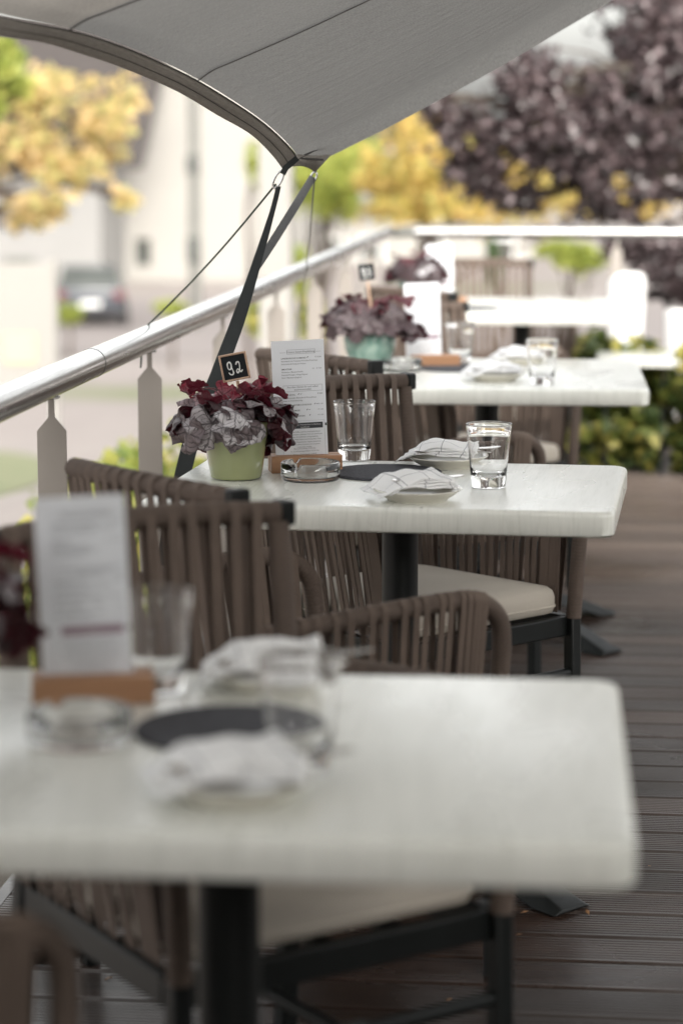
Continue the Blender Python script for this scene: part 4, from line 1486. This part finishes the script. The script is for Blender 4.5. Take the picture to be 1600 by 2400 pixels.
# ================================================================== TABLEWARE
# ---- heuchera plants
def make_heuchera(nleaf, R, Hh, seed, sc=1.0, lrm=.45):
    """mound of lobed, toothed, ruffled leaves with a vein mask per vertex"""
    rs = random.Random(seed)
    V = []; F = []; C = []
    stems = MB()
    NA, NR = 72, 12
    for li in range(nleaf):
        q0 = li / nleaf
        a = li * 2.39996 + rs.uniform(-.5, .5)
        young = q0 > .80
        red = 1.0 if young else (rs.uniform(0.15, .5) if q0 > .70 else 0.0)
        size = (rs.uniform(.030, .046) if not young else rs.uniform(.020, .031)) * sc
        rad = R * (1.02 - .80 * q0) * rs.uniform(.72, 1.08)
        cz = Hh * (.22 + .62 * q0 ** .8) + rs.uniform(-.016, .014)
        if young:
            rad = R * rs.uniform(.30, .72); cz = Hh * (.92 - .35 * (rad / R) ** 2) + rs.uniform(-.004, .014)
            if abs(rad * math.cos(a)) < .034: cz -= .022
        tilt = R_(78 - 72 * q0 ** .8 + rs.uniform(-26, 26)) if not young else R_(rs.uniform(-60, 40))
        ex = Vector((math.cos(a), math.sin(a), 0)); ez = Vector((0, 0, 1)); ey = ez.cross(ex)
        tip = (ex * math.cos(tilt) - ez * math.sin(tilt)).normalized()
        up = (ex * math.sin(tilt) + ez * math.cos(tilt)).normalized()
        roll = rs.uniform(-.8, .8)
        side = (ey * math.cos(roll) + up * math.sin(roll)).normalized()
        nrm = tip.cross(side)
        if nrm.dot(up) < 0: side = -side; nrm = -nrm
        c0 = Vector((rad * math.cos(a), rad * math.sin(a), cz))
        ph = rs.uniform(0, 6.28); curl = rs.uniform(.2, 1.0) * (1 if not young else -.6)
        fold = rs.uniform(-.25, .35)
        lr = min(1, max(0, rs.gauss(lrm, .32)))
        sd = Vector((rs.uniform(0, 50), rs.uniform(0, 50), li * 3.1))
        lobes = 5
        o = len(V)
        V.append(c0 + tip * (size * .28)); C.append((.5, 0, red, lr))
        for r_ in range(1, NR + 1):
            q = r_ / NR
            for k in range(NA):
                th = -math.pi + 2 * math.pi * k / NA
                notch = 1 - .80 * math.exp(-((abs(th) - math.pi) / .24) ** 2)
                u = ((th / (2 * math.pi) * lobes + .5) % 1) - .5
                vr = abs(u) * 2
                lob = 1 - .33 * vr ** 2.2
                tooth = .045 * abs(math.sin(th * 12 + .6)) + .02 * math.sin(th * 29 + ph)
                rim = (lob * notch * (1 + .10 * math.cos(th)) + tooth)
                rr_ = size * q * (1 + (rim - 1) * q)
                x = rr_ * math.cos(th); y = rr_ * math.sin(th)
                nz = mnoise.noise(Vector((x, y, 0)) * (1.9 / size) + sd)
                nz2 = mnoise.noise(Vector((x, y, 0)) * (5.5 / size) + sd)
                ruff = size * (q ** 1.6 * (.34 * nz + .15 * math.sin(th * lobes + ph)) + .05 * nz2 * q)
                dome = -curl * size * .50 * q * q - fold * size * abs(math.sin(th)) * q
                gro = -.045 * size * math.exp(-(vr / .13) ** 2) * q
                V.append(c0 + tip * (x + size * .28) + side * y + nrm * (ruff + dome + gro))
                C.append(((th / (2 * math.pi)), q, red * (.75 + .25 * q), lr))
        for k in range(NA):
            F.append((o, o + 1 + k, o + 1 + (k + 1) % NA))
        for r_ in range(NR - 1):
            for k in range(NA):
                b0 = o + 1 + r_ * NA
                F.append((b0 + k, b0 + NA + k, b0 + NA + (k + 1) % NA, b0 + (k + 1) % NA))
        stems.tube(smoothpath([(c0.x * .12, c0.y * .12, -.01), (c0.x * .5, c0.y * .5, c0.z * .75 + .01), (c0 + tip * size * .25)], 4), .0013 * sc, seg=5)
    return V, F, C, stems


def make_pot_plant(loc, kind, label, seed, R=.108, Hh=.105, nleaf=58, plabel=None):
    p = empty('potted_plant', loc, 0, label, 'potted plant')
    g = MB()
    if kind == 'green':
        H = .112
        prof_ = [(0, .001), (.046, .001), (.0495, .003), (.0505, .006), (.0655, H - .002), (.0665, H), (.0645, H + .0012), (.0625, H - .002), (.058, H - .020), (0, H - .021)]
        mat = M['green_glaze']
    else:
        H = .118
        prof_ = [(0, .001), (.042, .001), (.047, .006), (.062, .03), (.0735, .065), (.0755, .09), (.070, .108), (.066, H), (.062, H), (.060, .10), (0, .098)]
        mat = M['teal_glaze']
    g.lathe(prof_, seg=56); g.build('pot', mat, p, angle=50)
    g = MB(); g.lathe([(0, H - .0185), (.030, H - .016), (.0575, H - .0185)], seg=32); g.build('soil', M['soil'], p)
    V, F, C, st = make_heuchera(nleaf, R, Hh, seed, lrm=.40 if kind == 'green' else -.05)
    LZ = H - .03 + (0 if kind == 'green' else .022)
    g = MB(); sx_ = (1.10, -.013) if kind == 'green' else (1.15, 0)
    V = [Vector((v.x * sx_[0] + sx_[1], v.y, v.z)) for v in V]
    g.add([v + Vector((0, 0, LZ)) for v in V], F)
    o = g.build('foliage', M['leaf'], p, angle=80)
    A_ = np.array(C, dtype=np.float32)
    if kind != 'green': A_[:, 2] *= .35
    ca = o.data.color_attributes.new('tint', 'FLOAT_COLOR', 'POINT')
    arr = np.ones((len(C), 4), dtype=np.float32); arr[:, 0] = 0; arr[:, 1] = A_[:, 2]; arr[:, 2] = A_[:, 3]
    ca.data.foreach_set('color', arr.ravel())
    va = o.data.attributes.new('leaf_polar', 'FLOAT_VECTOR', 'POINT')
    arr = np.zeros((len(C), 3), dtype=np.float32); arr[:, :2] = A_[:, :2]
    va.data.foreach_set('vector', arr.ravel())
    st.v = [(v[0], v[1], v[2] + LZ) for v in st.v]
    st.build('stems', M['stem'], p)
    return p


def inv(o):
    return o.matrix_world


ZT = .7502
pot2 = make_pot_plant((-.690, 4.622, ZT), 'green', 'silver and burgundy leaved plant in the glossy green pot on table 92', 5)
pot1 = dup(pot2, (-.745, 2.62, ZT), 0.5, 'dark leaved potted plant cut off by the left edge on the nearest table', 1.1)
pot3 = make_pot_plant((-.640, 6.90, ZT), 'teal', 'purple leaved plant in the speckled teal pot on the third table', 8, R=.112, nleaf=48)
pot4 = dup(pot3, (-.70, 9.55, ZT), 2.3, 'pinkish leaved plant in a teal pot on the farthest table')


# ---- chalkboard signs
def polytext(strokes, h):
    """handwritten digits as chalk strokes"""
    g = MB()
    for s in strokes:
        S = smoothpath([(x * h, 0, y * h) for x, y in s], 6)
        g.tube(S, lambda t: h * .052 * (1 + .25 * math.sin(t * 17)), seg=6)
    return g


NINE = [[(.42, .80), (.30, .96), (.14, .86), (.10, .60), (.16, .38), (.30, .36), (.40, .52), (.42, .80), (.40, .60), (.46, .30), (.50, .05), (.40, -.10), (.22, -.06), (.12, .12)]]
TWO = [[(.80, .66), (.90, .84), (1.06, .84), (1.10, .62), (1.06, .30), (.96, .06), (.84, -.02), (.78, .12), (.88, .28), (.99, .20), (1.10, .04), (1.22, .08), (1.26, .18)]]
THREE = [[(.78, .80), (.92, .92), (1.08, .82), (1.04, .60), (.90, .50), (1.08, .42), (1.14, .18), (.98, .0), (.78, .08)]]


def make_sign(loc, tilt, stick, digits, label, rz=0):
    s = empty('table_number_sign', loc, 0, label, 'sign', rot=(0, tilt, rz))
    g = MB(); w, h = .0545, .0535; t = .004
    z0 = stick
    for (cx, cz, sx, sz) in ((-w / 2 + t / 2, 0, t, h), (w / 2 - t / 2, 0, t, h), (0, h / 2 - t / 2, w - 2 * t, t), (0, -h / 2 + t / 2, w - 2 * t, t)):
        g.box((cx, 0, z0 + h / 2 + cz), (sx, .006, sz))
    g.build('frame', M['oak_pale'], s, bevel=.0012)
    g = MB(); g.box((0, .0005, z0 + h / 2), (w - 2 * t, .003, h - 2 * t)); b = g.build('board', M['slate'], s)
    g = polytext(digits, .0235)
    g.v = [(v[0] - .0155, -.0012 + v[1] * .3, v[2] + z0 + .0150) for v in g.v]
    g.build('number', M['chalk'], b)
    g = MB(); g.box((0, .001, stick / 2 - .001), (.0065, .003, stick)); g.build('stick', M['oak_pale'], s, bevel=.0008)
    return s


c = P(563, 926, 4.645)
make_sign(c, R_(-11), .0295, NINE + TWO, 'chalkboard sign numbered 92 in the green flowerpot', rz=R_(6))
c = P(872, 748, 6.87)
sg = make_sign(c, R_(-7), .108, NINE + THREE, 'chalkboard sign on a long stick in the teal flowerpot', rz=R_(6))
sg.scale = (.95, .95, 1.0)
for k_ in list(sg.children):
    if k_.name.startswith('frame'):
        bpy.data.objects.remove(k_)


# ---- menu cards
def txt(s, size, mat, x, z, align='CENTER', par=None, bold=0):
    cu = bpy.data.curves.new('txt', 'FONT')
    cu.body = s; cu.size = size; cu.align_x = align; cu.resolution_u = 2
    if bold: cu.offset = bold
    ob = bpy.data.objects.new('txt', cu)
    scene.collection.objects.link(ob)
    bpy.context.view_layer.update()
    dg = bpy.context.evaluated_depsgraph_get()
    me = bpy.data.meshes.new_from_object(ob.evaluated_get(dg))
    bpy.data.objects.remove(ob)
    v = [(p.co.x + x, 0, p.co.y + z) for p in me.vertices]
    f = [tuple(p.vertices) for p in me.polygons]
    bpy.data.meshes.remove(me)
    return v, f


CW, CH = .105, .252


def make_menu(loc, rz, lean, label, band=None):
    m = empty('menu_card', loc, 0, label, 'menu card', 'menu cards in wooden holders', rot=(R_(-2), lean, rz))
    g = MB(); g.box((0, 0, CH / 2 + .004), (CW, .0022, CH)); g.build('card', M['card'], m, bevel=.0004)
    T = {'ink': MB(), 'dark': MB(), 'light': MB(), 'white': MB()}
    top = CH + .004
    yy = -.0016

    def put(k, s, size, x, z, al='CENTER', dy=0, bold=0):
        v, f = txt(s, size, None, x, top - z, al, bold=bold)
        T[k].add([(p[0], yy + dy, p[2]) for p in v], f)

    def line(k, x0, z0, x1, z1, w=.0004, dy=0):
        T[k].box(((x0 + x1) / 2, yy + dy, top - (z0 + z1) / 2), (abs(x1 - x0) + w, .0001, abs(z1 - z0) + w))

    def rect(k, x0, z0, x1, z1):
        line(k, x0, z0, x1, z0); line(k, x0, z1, x1, z1); line(k, x0, z0, x0, z1); line(k, x1, z0, x1, z1)
    L_ = -.034; Rr = .046
    rect('ink', -.022, .0185, .034, .0265); put('ink', 'Unsere Saison-Empfehlung', .0052, .006, .0245)
    line('ink', -.036, .0235, -.025, .0235); line('ink', .036, .0235, .046, .0235)
    put('dark', 'LANDBURSCHE SCHMAND', .0041, L_, .0365, 'LEFT', bold=.00003); put('dark', '\u20ac 15,00', .0038, Rr, .0355, 'RIGHT')
    put('ink', 'Rosenkohl mit Tomaten-Avocado-Frischkase', .0040, L_, .0420, 'LEFT'); put('ink', 'Aufschnitt & Honig aus Kokos', .0040, L_, .0475, 'LEFT')
    put('dark', 'SMOOTHIE', .0041, L_, .0580, 'LEFT', bold=.00003); put('dark', '\u20ac 7,50', .0038, Rr, .0580, 'RIGHT'); put('ink', '0,3', .0036, .030, .0580)
    put('ink', 'Himbeere | Banane/Vanille', .0040, L_, .0635, 'LEFT'); put('ink', 'Karotte/Orange | Mango/Ingwer', .0040, L_, .0690, 'LEFT'); put('ink', 'Kiwi | Blaubeere/Joghurt', .0040, L_, .0745, 'LEFT')
    rect('ink', -.032, .0890, .046, .1010); put('ink', 'Aus dem Garten & rund selber', .0050, .007, .0940); put('ink', 'zusammenstellen', .0050, .007, .0990)
    put('dark', 'SALAD BOWL', .0041, L_, .1090, 'LEFT', bold=.00003); put('dark', '\u20ac 8,50', .0038, Rr, .1080, 'RIGHT')
    put('ink', 'mit Gartensalat, Blattsalat & Wurzelkraut', .0040, L_, .1150, 'LEFT'); put('ink', 'sowie an Schnittlauchdip', .0040, L_, .1205, 'LEFT')
    for z, s in ((.1295, 'MIT MARINIERTEM COUSCOUS'), (.1405, 'MIT GRILLGEM\u00dcSE'), (.1515, 'MIT PARMESANSP\u00c4NEN')):
        put('dark', s, .0041, L_, z, 'LEFT', bold=.00003); put('dark', '+ \u20ac 1,50', .0034, Rr, z - .001, 'RIGHT')
    for (x, z) in ((.0175, .0355), (-.0035, .1080), (.0285, .1285), (.0125, .1395), (.0175, .1505)):
        T['dark'].add([(x, yy, top - z), (x + .0016, yy, top - z + .0004), (x + .0034, yy, top - z + .0030), (x + .0012, yy, top - z + .0024)], [(0, 1, 2, 3)])
    for (x, z) in ((.0010, .1080), (.033, .1285), (.017, .1395)):
        T['dark'].add([(x, yy, top - z + .0020), (x + .0014, yy, top - z), (x + .0040, yy, top - z + .0030), (x + .0014, yy, top - z + .0014)], [(0, 1, 2, 3)])
    bandmb = MB(); bandmb.box((.008, yy, top - .1695), (.072, .0002, .0115))
    rect('light', -.037, .1600, .0475, .2365)
    put('white', 'Unser Tipp: Fr\u00fchst\u00fccken in Barlinus', .0044, .008, .1690, dy=-.0003, bold=.00003); put('white', 'Landhotel', .0044, .008, .1738, dy=-.0003, bold=.00003)
    par_ = ['Genie\u00dfen Kaffee und Tee, frisch gebackenen', 'Landbrotschnitten, gebeizter Fisch aus dem Rauch,', 'Ziegen- & Schafsmilch, hausgemachtes,', 'Obst und M\u00fcsli, R\u00fchrei und Feines fisch. Oder', 'auch viele Milchprodukte, vegane, glutenfreie', 'oder laktosefreie Varianten sind sie gerne', 'vorbereitet werden.']
    for i, s in enumerate(par_): put('ink', s, .0036, .006, .1830 + i * .0050)
    put('ink', 'Mo bis Fr 6.30 bis 10.30 Uhr', .0038, .006, .2170 - .0005); put('ink', 'Sa, So & Feiertags 8.00 bis 10.30 Uhr', .0038, .006, .2215)
    put('dark', 'Preis pro Erwachsener: 23,00 \u20ac', .0036, .006, .2275); put('ink', 'Preis pro Kind bis 5 Jahre kostenfrei', .0036, .006, .2315); put('ink', 'Preis pro Kind ab 6 Jahre bis 12 Jahre 11,50 \u20ac', .0036, .006, .2355)
    T['dark'].add([(.0485, yy, top - .166), (.0525, yy, top - .166), (.0512, yy, top - .1685), (.0525, yy, top - .171), (.0485, yy, top - .171)], [(0, 1, 2, 3, 4)])
    card = m.children[0]
    bandmb.build('headline_band', band or M['ink_dark'], card, smooth=False)
    T['ink'].build('small_print', M['ink'], card, smooth=False); T['dark'].build('headings', M['ink_dark'], card, smooth=False)
    T['light'].build('border_line', M['ink_light'], card, smooth=False); T['white'].build('headline', M['ink_white'], card, smooth=False)
    return m


def make_holder(loc, rz, label):
    g = MB()
    g.box((0, -.0135, .0170), (.142, .023, .034)); g.box((0, .0145, .0170), (.142, .023, .034)); g.box((0, .0005, .004), (.142, .005, .008))
    o = g.build('card_holder', M['oak'], bevel=.0015)
    o.location = loc; o.rotation_euler = (0, 0, rz)
    return tag(o, label, 'card holder', 'wooden card holders')


spots = [((-.573, 4.735), 24, 'on table 92, between flowerpot and glass', None), ((-.582, 2.725), 22, 'on the nearest table, at the left edge', 1),
         ((-.492, 7.02), 20, 'on the third table, beside the teal pot', 1), ((-.61, 9.62), 20, 'on the farthest table', 1)]
m0 = None
for i, ((x, y), a, w, mv) in enumerate(spots):
    make_holder((x + (.005, .004, .03, .03)[i], y, ZT), R_(a - 8), 'oiled wooden block holding the menu card ' + w)
    if i < 2:
        mm_ = make_menu((x, y - .001, ZT + .0045), R_(a - 8), R_(-2.0), 'upright white menu card ' + w, M['ink_mauve'] if mv else None)
    else:
        mm_ = copy_tree(m1); mm_.location = (x, y - .001, ZT + .0045); mm_['label'] = 'upright white menu card ' + w
    if i == 1:
        m1 = mm_; mm_.scale = (1, 1, .93)


# ---- drinking glasses
def make_glass_obj(loc, label, rb=.0325, rt=.0435, H=.122):
    g = MB()
    prof_ = [(.0001, .0012), (rb - .004, .0), (rb - .001, .0012), (rb, .004), (rb + (rt - rb) * .3, H * .34), (rb + (rt - rb) * .7, H * .72), (rt - .0002, H - .004), (rt + .0003, H - .0018), (rt, H - .0006), (rt - .0008, H), (rt - .0017, H - .0006), (rt - .0020, H - .0018)]
    inner_ = [(rt - .0019, H - .0045), (rb + (rt - rb) * .7 - .0018, H * .72), (rb + (rt - rb) * .42 - .0020, H * .42), (rb + .0015, .042), (rb - .0010, .031), (rb - .006, .0245), (rb - .015, .0215), (.006, .0208), (.0001, .0207)]
    g.lathe(prof_ + inner_, seg=72)
    o = g.build('drinking_glass', M['glass'], angle=28)
    o.location = loc
    return tag(o, label, 'glass', 'drinking glasses on the tables')


gl = make_glass_obj((-.488, 4.917, ZT), 'empty tumbler at the back of table 92 beside the menu card')
for (x, y, lab) in ((-.196, 4.547, 'empty tumbler at the right on table 92, in front of the napkin plate'),
                    (-.512, 2.785, 'blurred tumbler on the nearest table, partly behind the menu card'),
                    (-.300, 2.44, 'blurred tumbler on the nearest table overlapping the round mat'),
                    (-.395, 7.12, 'tumbler beside the menu card on the third table'),
                    (-.140, 6.52, 'tumbler at the right on the third table')):
    c_ = gl.copy(); scene.collection.objects.link(c_); c_.location = (x, y, ZT); c_['label'] = lab


# ---- ashtrays : thick glass dish with notches
def make_ashtray(loc, label):
    g = MB()
    seg = 96
    Ro, Ri, H = .0575, .0500, .036
    prof_o = [(.0001, 0), (Ro - .006, 0), (Ro - .002, .002), (Ro, .008), (Ro, H - .002), (Ro - .002, H)]
    prof_i = [(Ri + .0015, H), (Ri, H - .002), (Ri - .002, .012), (Ri - .008, .0075), (.0001, .007)]
    pr = prof_o + prof_i
    vs = []
    for r, z in pr:
        for k in range(seg):
            a = 2 * math.pi * k / seg
            zz = z
            if z > H - .004:
                for na in (R_(250), R_(10), R_(130)):
                    d = abs((a - na + math.pi) % (2 * math.pi) - math.pi)
                    if d < .14: zz = z - .009 * (1 - (d / .14) ** 4)
            vs.append((r * math.cos(a), r * math.sin(a), zz))
    n = len(pr)
    g.add(vs, [(i * seg + k, i * seg + (k + 1) % seg, (i + 1) * seg + (k + 1) % seg, (i + 1) * seg + k) for i in range(n - 1) for k in range(seg)])
    o = g.build('glass_ashtray', M['glass'], angle=50)
    o.location = loc
    return tag(o, label, 'ashtray', 'glass ashtrays on the tables')


at = make_ashtray((-.543, 4.612, ZT), 'clear glass ashtray in front of the wooden block on table 92')
for (x, y, lab) in ((-.553, 2.535, 'blurred glass ashtray in front of the orange wooden block on the nearest table'),
                    (-.545, 6.86, 'glass ashtray beside the teal pot on the third table')):
    c_ = at.copy(); scene.collection.objects.link(c_); c_.location = (x, y, ZT); c_['label'] = lab

# ---- felt mats
g = MB(); g.lathe([(0, 0), (.1085, 0), (.110, .001), (.110, .0045), (.109, .0055), (0, .0055)], seg=72)
mat_ = g.build('felt_mat', M['felt']); mat_.location = (-.405, 4.712, ZT)
tag(mat_, 'round dark grey felt mat on table 92 between ashtray and napkin plate', 'mat', 'round felt mats')
for (x, y, lab) in ((-.392, 2.595, 'blurred round felt mat in the middle of the nearest table'), (-.400, 6.95, 'round dark felt mat beside the wooden block on the third table'),
                    (-.48, 9.45, 'thin dark round mat on the farthest table')):
    c_ = mat_.copy(); scene.collection.objects.link(c_); c_.location = (x, y, ZT); c_['label'] = lab


# ---- plates with napkins and cutlery
def make_plate(loc, label):
    g = MB()
    g.lathe([(.0001, .002), (.050, .002), (.052, .0), (.055, .0), (.056, .003), (.068, .010), (.080, .019), (.0815, .0205), (.0810, .0222), (.079, .0222), (.067, .014), (.056, .0075), (.0001, .0065)], seg=72)
    o = g.build('side_plate', M['plate'], angle=50); o.location = loc
    return tag(o, label, 'plate', 'side plates with napkins')


def make_napkin(loc, rz, label, seed=1):
    g = MB()
    rs = random.Random(seed)
    W, D = .150, .118
    layers = 4
    for L_ in range(layers):
        a = R_(rs.uniform(-5, 5) + L_ * 3); ddx = rs.uniform(-.006, .006)
        z0 = .0235 + L_ * .0022
        wv = W * (1 - .03 * L_); dv = D * (1 - .05 * L_)

        def fn(u, v, L_=L_, a=a, ddx=ddx, z0=z0, wv=wv, dv=dv):
            x = (u - .5) * wv; y = (v - .5) * dv
            tent = max(0, 1 - abs(v - .55) * 1.1)
            lift = .021 * math.sin(math.pi * min(1, max(0, (u - .12) / .88))) ** .7 * tent + .0015 * L_ * math.sin(math.pi * u) + .004 * (L_ % 2) * (v > .5) * (v - .5) * 2
            curl = .004 * max(0, (u - .80) / .20) ** 2 * (L_ + .3)
            sag = -.010 * max(0, .22 - u) / .22
            rip = .0022 * math.sin(u * 7 + L_ * 1.1 + v * 4) + .0012 * math.sin(u * 17 - v * 9)
            xx = x * math.cos(a) - y * math.sin(a) + ddx; yy_ = x * math.sin(a) + y * math.cos(a)
            return (xx, yy_, z0 + lift + curl + sag + rip)
        g.grid(fn, 20, 12)
    o = g.build('folded_napkin', M['napkin'], angle=60)
    s_ = o.modifiers.new('s', 'SOLIDIFY'); s_.thickness = .0021
    o.location = loc; o.rotation_euler = (0, 0, rz)
    return tag(o, label, 'napkin', 'folded napkins on the side plates')


def make_spoon(loc, rot, label):
    g = MB()
    # bowl
    def fn(u, v):
        a = 2 * math.pi * u; r = v
        x = .0165 * r * math.cos(a); y = .026 * r * math.sin(a) * (1 + .12 * math.sin(a))
        return (x, y, -.007 * (1 - r * r))
    g.grid(fn, 28, 6)
    vs = []
    N = 16
    for i in range(N + 1):
        q = i / N
        w = .0028 + .0035 * q ** 2; y = .022 + .125 * q
        z = .004 * math.sin(math.pi * min(1, q * 1.4)) - .001
        vs += [(-w, y, z - .0008), (w, y, z - .0008), (w, y, z + .0008), (-w, y, z + .0008)]
    g.add(vs, [(i * 4 + k, i * 4 + (k + 1) % 4, (i + 1) * 4 + (k + 1) % 4, (i + 1) * 4 + k) for i in range(N) for k in range(4)] + [(3, 2, 1, 0), tuple(N * 4 + k for k in range(4))])
    o = g.build('spoon', M['cutlery'], angle=60)
    s_ = o.modifiers.new('s', 'SOLIDIFY'); s_.thickness = .0008
    o.location = loc; o.rotation_euler = rot
    return tag(o, label, 'spoon', 'spoons beside the napkins')


def make_knife(loc, rot, label):
    g = MB()
    ol = [(-.004, -.10), (.004, -.10), (.0055, -.09), (.0048, -.01), (.0075, .0), (.0085, .07), (.003, .095), (-.003, .09), (-.0045, .0), (-.0055, -.09)]
    g.prism(ol, -.0012, .0012)
    o = g.build('table_knife', M['cutlery'], bevel=.0006); o.location = loc; o.rotation_euler = rot
    return tag(o, label, 'knife', 'knives beside the napkins')


sets = [(-.318, 4.372, 8, 1, 'at the front of table 92'), (-.290, 4.835, -6, 2, 'at the back of table 92'),
        (-.350, 2.335, 4, 3, 'at the front of the nearest table'), (-.378, 2.83, -10, 4, 'at the back of the nearest table'),
        (-.270, 6.62, 6, 5, 'at the front of the third table'), (-.215, 7.10, -4, 6, 'at the back of the third table')]
pl0 = na0 = sp0 = kn0 = None
for (x, y, a, sd, w) in sets:
    if pl0 is None:
        pl0 = make_plate((x, y, ZT), 'cream side plate ' + w)
        na0 = make_napkin((x - .014, y, ZT), R_(a + 14), 'white folded napkin on the plate ' + w, 1)
        sp0 = make_spoon((x + .056, y - .012, ZT + .0275), (R_(-3), 0, R_(78)), 'spoon on the plate ' + w)
        kn0 = make_knife((x + .020, y + .035, ZT + .0360), (R_(-3), R_(10), R_(-38)), 'knife under the napkin ' + w)
    else:
        q = pl0.copy(); scene.collection.objects.link(q); q.location = (x, y, ZT); q['label'] = 'cream side plate ' + w
        if sd == 2:
            q = make_napkin((x - .018, y + .004, ZT), R_(-8), 'white folded napkin on the plate ' + w, 7)
        else:
            q = na0.copy(); scene.collection.objects.link(q); q.location = (x - .012, y, ZT); q.rotation_euler = (0, 0, R_(a + 12)); q['label'] = 'white folded napkin on the plate ' + w
        q = sp0.copy(); scene.collection.objects.link(q)
        q.location = (x - .046, y - .040, ZT + .036); q.rotation_euler = (R_(-4), 0, R_(-62)); q['label'] = 'spoon on the plate ' + w
        q = kn0.copy(); scene.collection.objects.link(q)
        q.location = (x + .03, y + .03, ZT + .031); q.rotation_euler = (0, R_(8), R_(-60)); q['label'] = 'knife under the napkin ' + w

# ================================================================== FAR RIGHT SEATING
def make_white_chair(loc, rz, label):
    c = empty('garden_chair', loc, rz, label, 'chair', 'white garden chairs behind the hedge')
    g = MB()

    def fn(u, v):
        a = R_(200 + 140 * u)
        z = .44 + .36 * v - .05 * (abs(u - .5) * 2) ** 3 * v
        r = .085 + .015 * v
        return (r * math.cos(a), r * math.sin(a) * .9, z)
    g.grid(fn, 24, 8)
    o = g.build('backrest', M['white_paint'], c); s_ = o.modifiers.new('s', 'SOLIDIFY'); s_.thickness = .02
    g = MB(); g.lathe([(0, .40), (.13, .40), (.155, .42), (.155, .445), (.14, .46), (0, .45)], seg=32); g.build('seat', M['white_paint'], c)
    for (sx, sy) in ((1, 1), (1, -1), (-1, 1), (-1, -1)):
        g = MB(); g.tube([(sx * .09, sy * .09, .405), (sx * .13, sy * .13, 0)], lambda t: .034 - .008 * t, seg=12); g.build('leg', M['white_paint'], c)
    return c


wc = make_white_chair((0.135, 11.35, 0), R_(20), 'white garden chair behind the hedge, nearest the farthest table')
dup(wc, (0.40, 11.45, 0), R_(-30), 'white garden chair behind the hedge, at the right edge', .78)
c = P(1487, 842, 10.2)
st_ = empty('side_table', (c.x, 10.2, 0), label='narrow pale side table in front of the hedge, right of the third table', cat='side table')
g = MB(); g.box((0, 0, c.z), (.315, .30, .038)); g.build('tabletop', M['table'], st_, bevel=.004)
g = MB()
for x in (-.12, ):
    for y in (.02, .12): g.box((x, y, (c.z - .018) / 2), (.014, .014, c.z - .018))
for x in (.12, ):
    for y in (.02, .12): g.box((x, y, (c.z - .018) / 2), (.014, .014, c.z - .018))
g.build('legs', M['frame'], st_)

# ================================================================== FALLEN LEAVES ON THE DECK
g = MB()
g.add([(0, 0, 0), (.012, .004, .003), (.022, 0, .001), (.012, -.005, .002)], [(0, 1, 2, 3)])
lf = g.build('fallen_leaf', M['dead_leaf'])
sm = lf.modifiers.new('s', 'SOLIDIFY'); sm.thickness = .0006
fl = []
pts = [(1525, 2030), (1218, 2140), (1208, 2192), (300, 2225), (265, 2290), (1010, 2380), (1380, 2145), (1060, 1840 + 500), (1470, 2060)]
for i, (px, py) in enumerate(pts):
    p = PZ(px, py, .003)
    q = lf if i == 0 else lf.copy()
    if i: scene.collection.objects.link(q)
    q.location = p; q.rotation_euler = (rnd.uniform(-.3, .3), rnd.uniform(-.3, .3), rnd.uniform(0, 6.28)); s = rnd.uniform(.5, 1.0); q.scale = (s, s, s)
    tag(q, 'tiny orange-brown fallen leaf fragment lying on the wet deck boards', 'fallen leaf', 'fallen leaves on the deck')
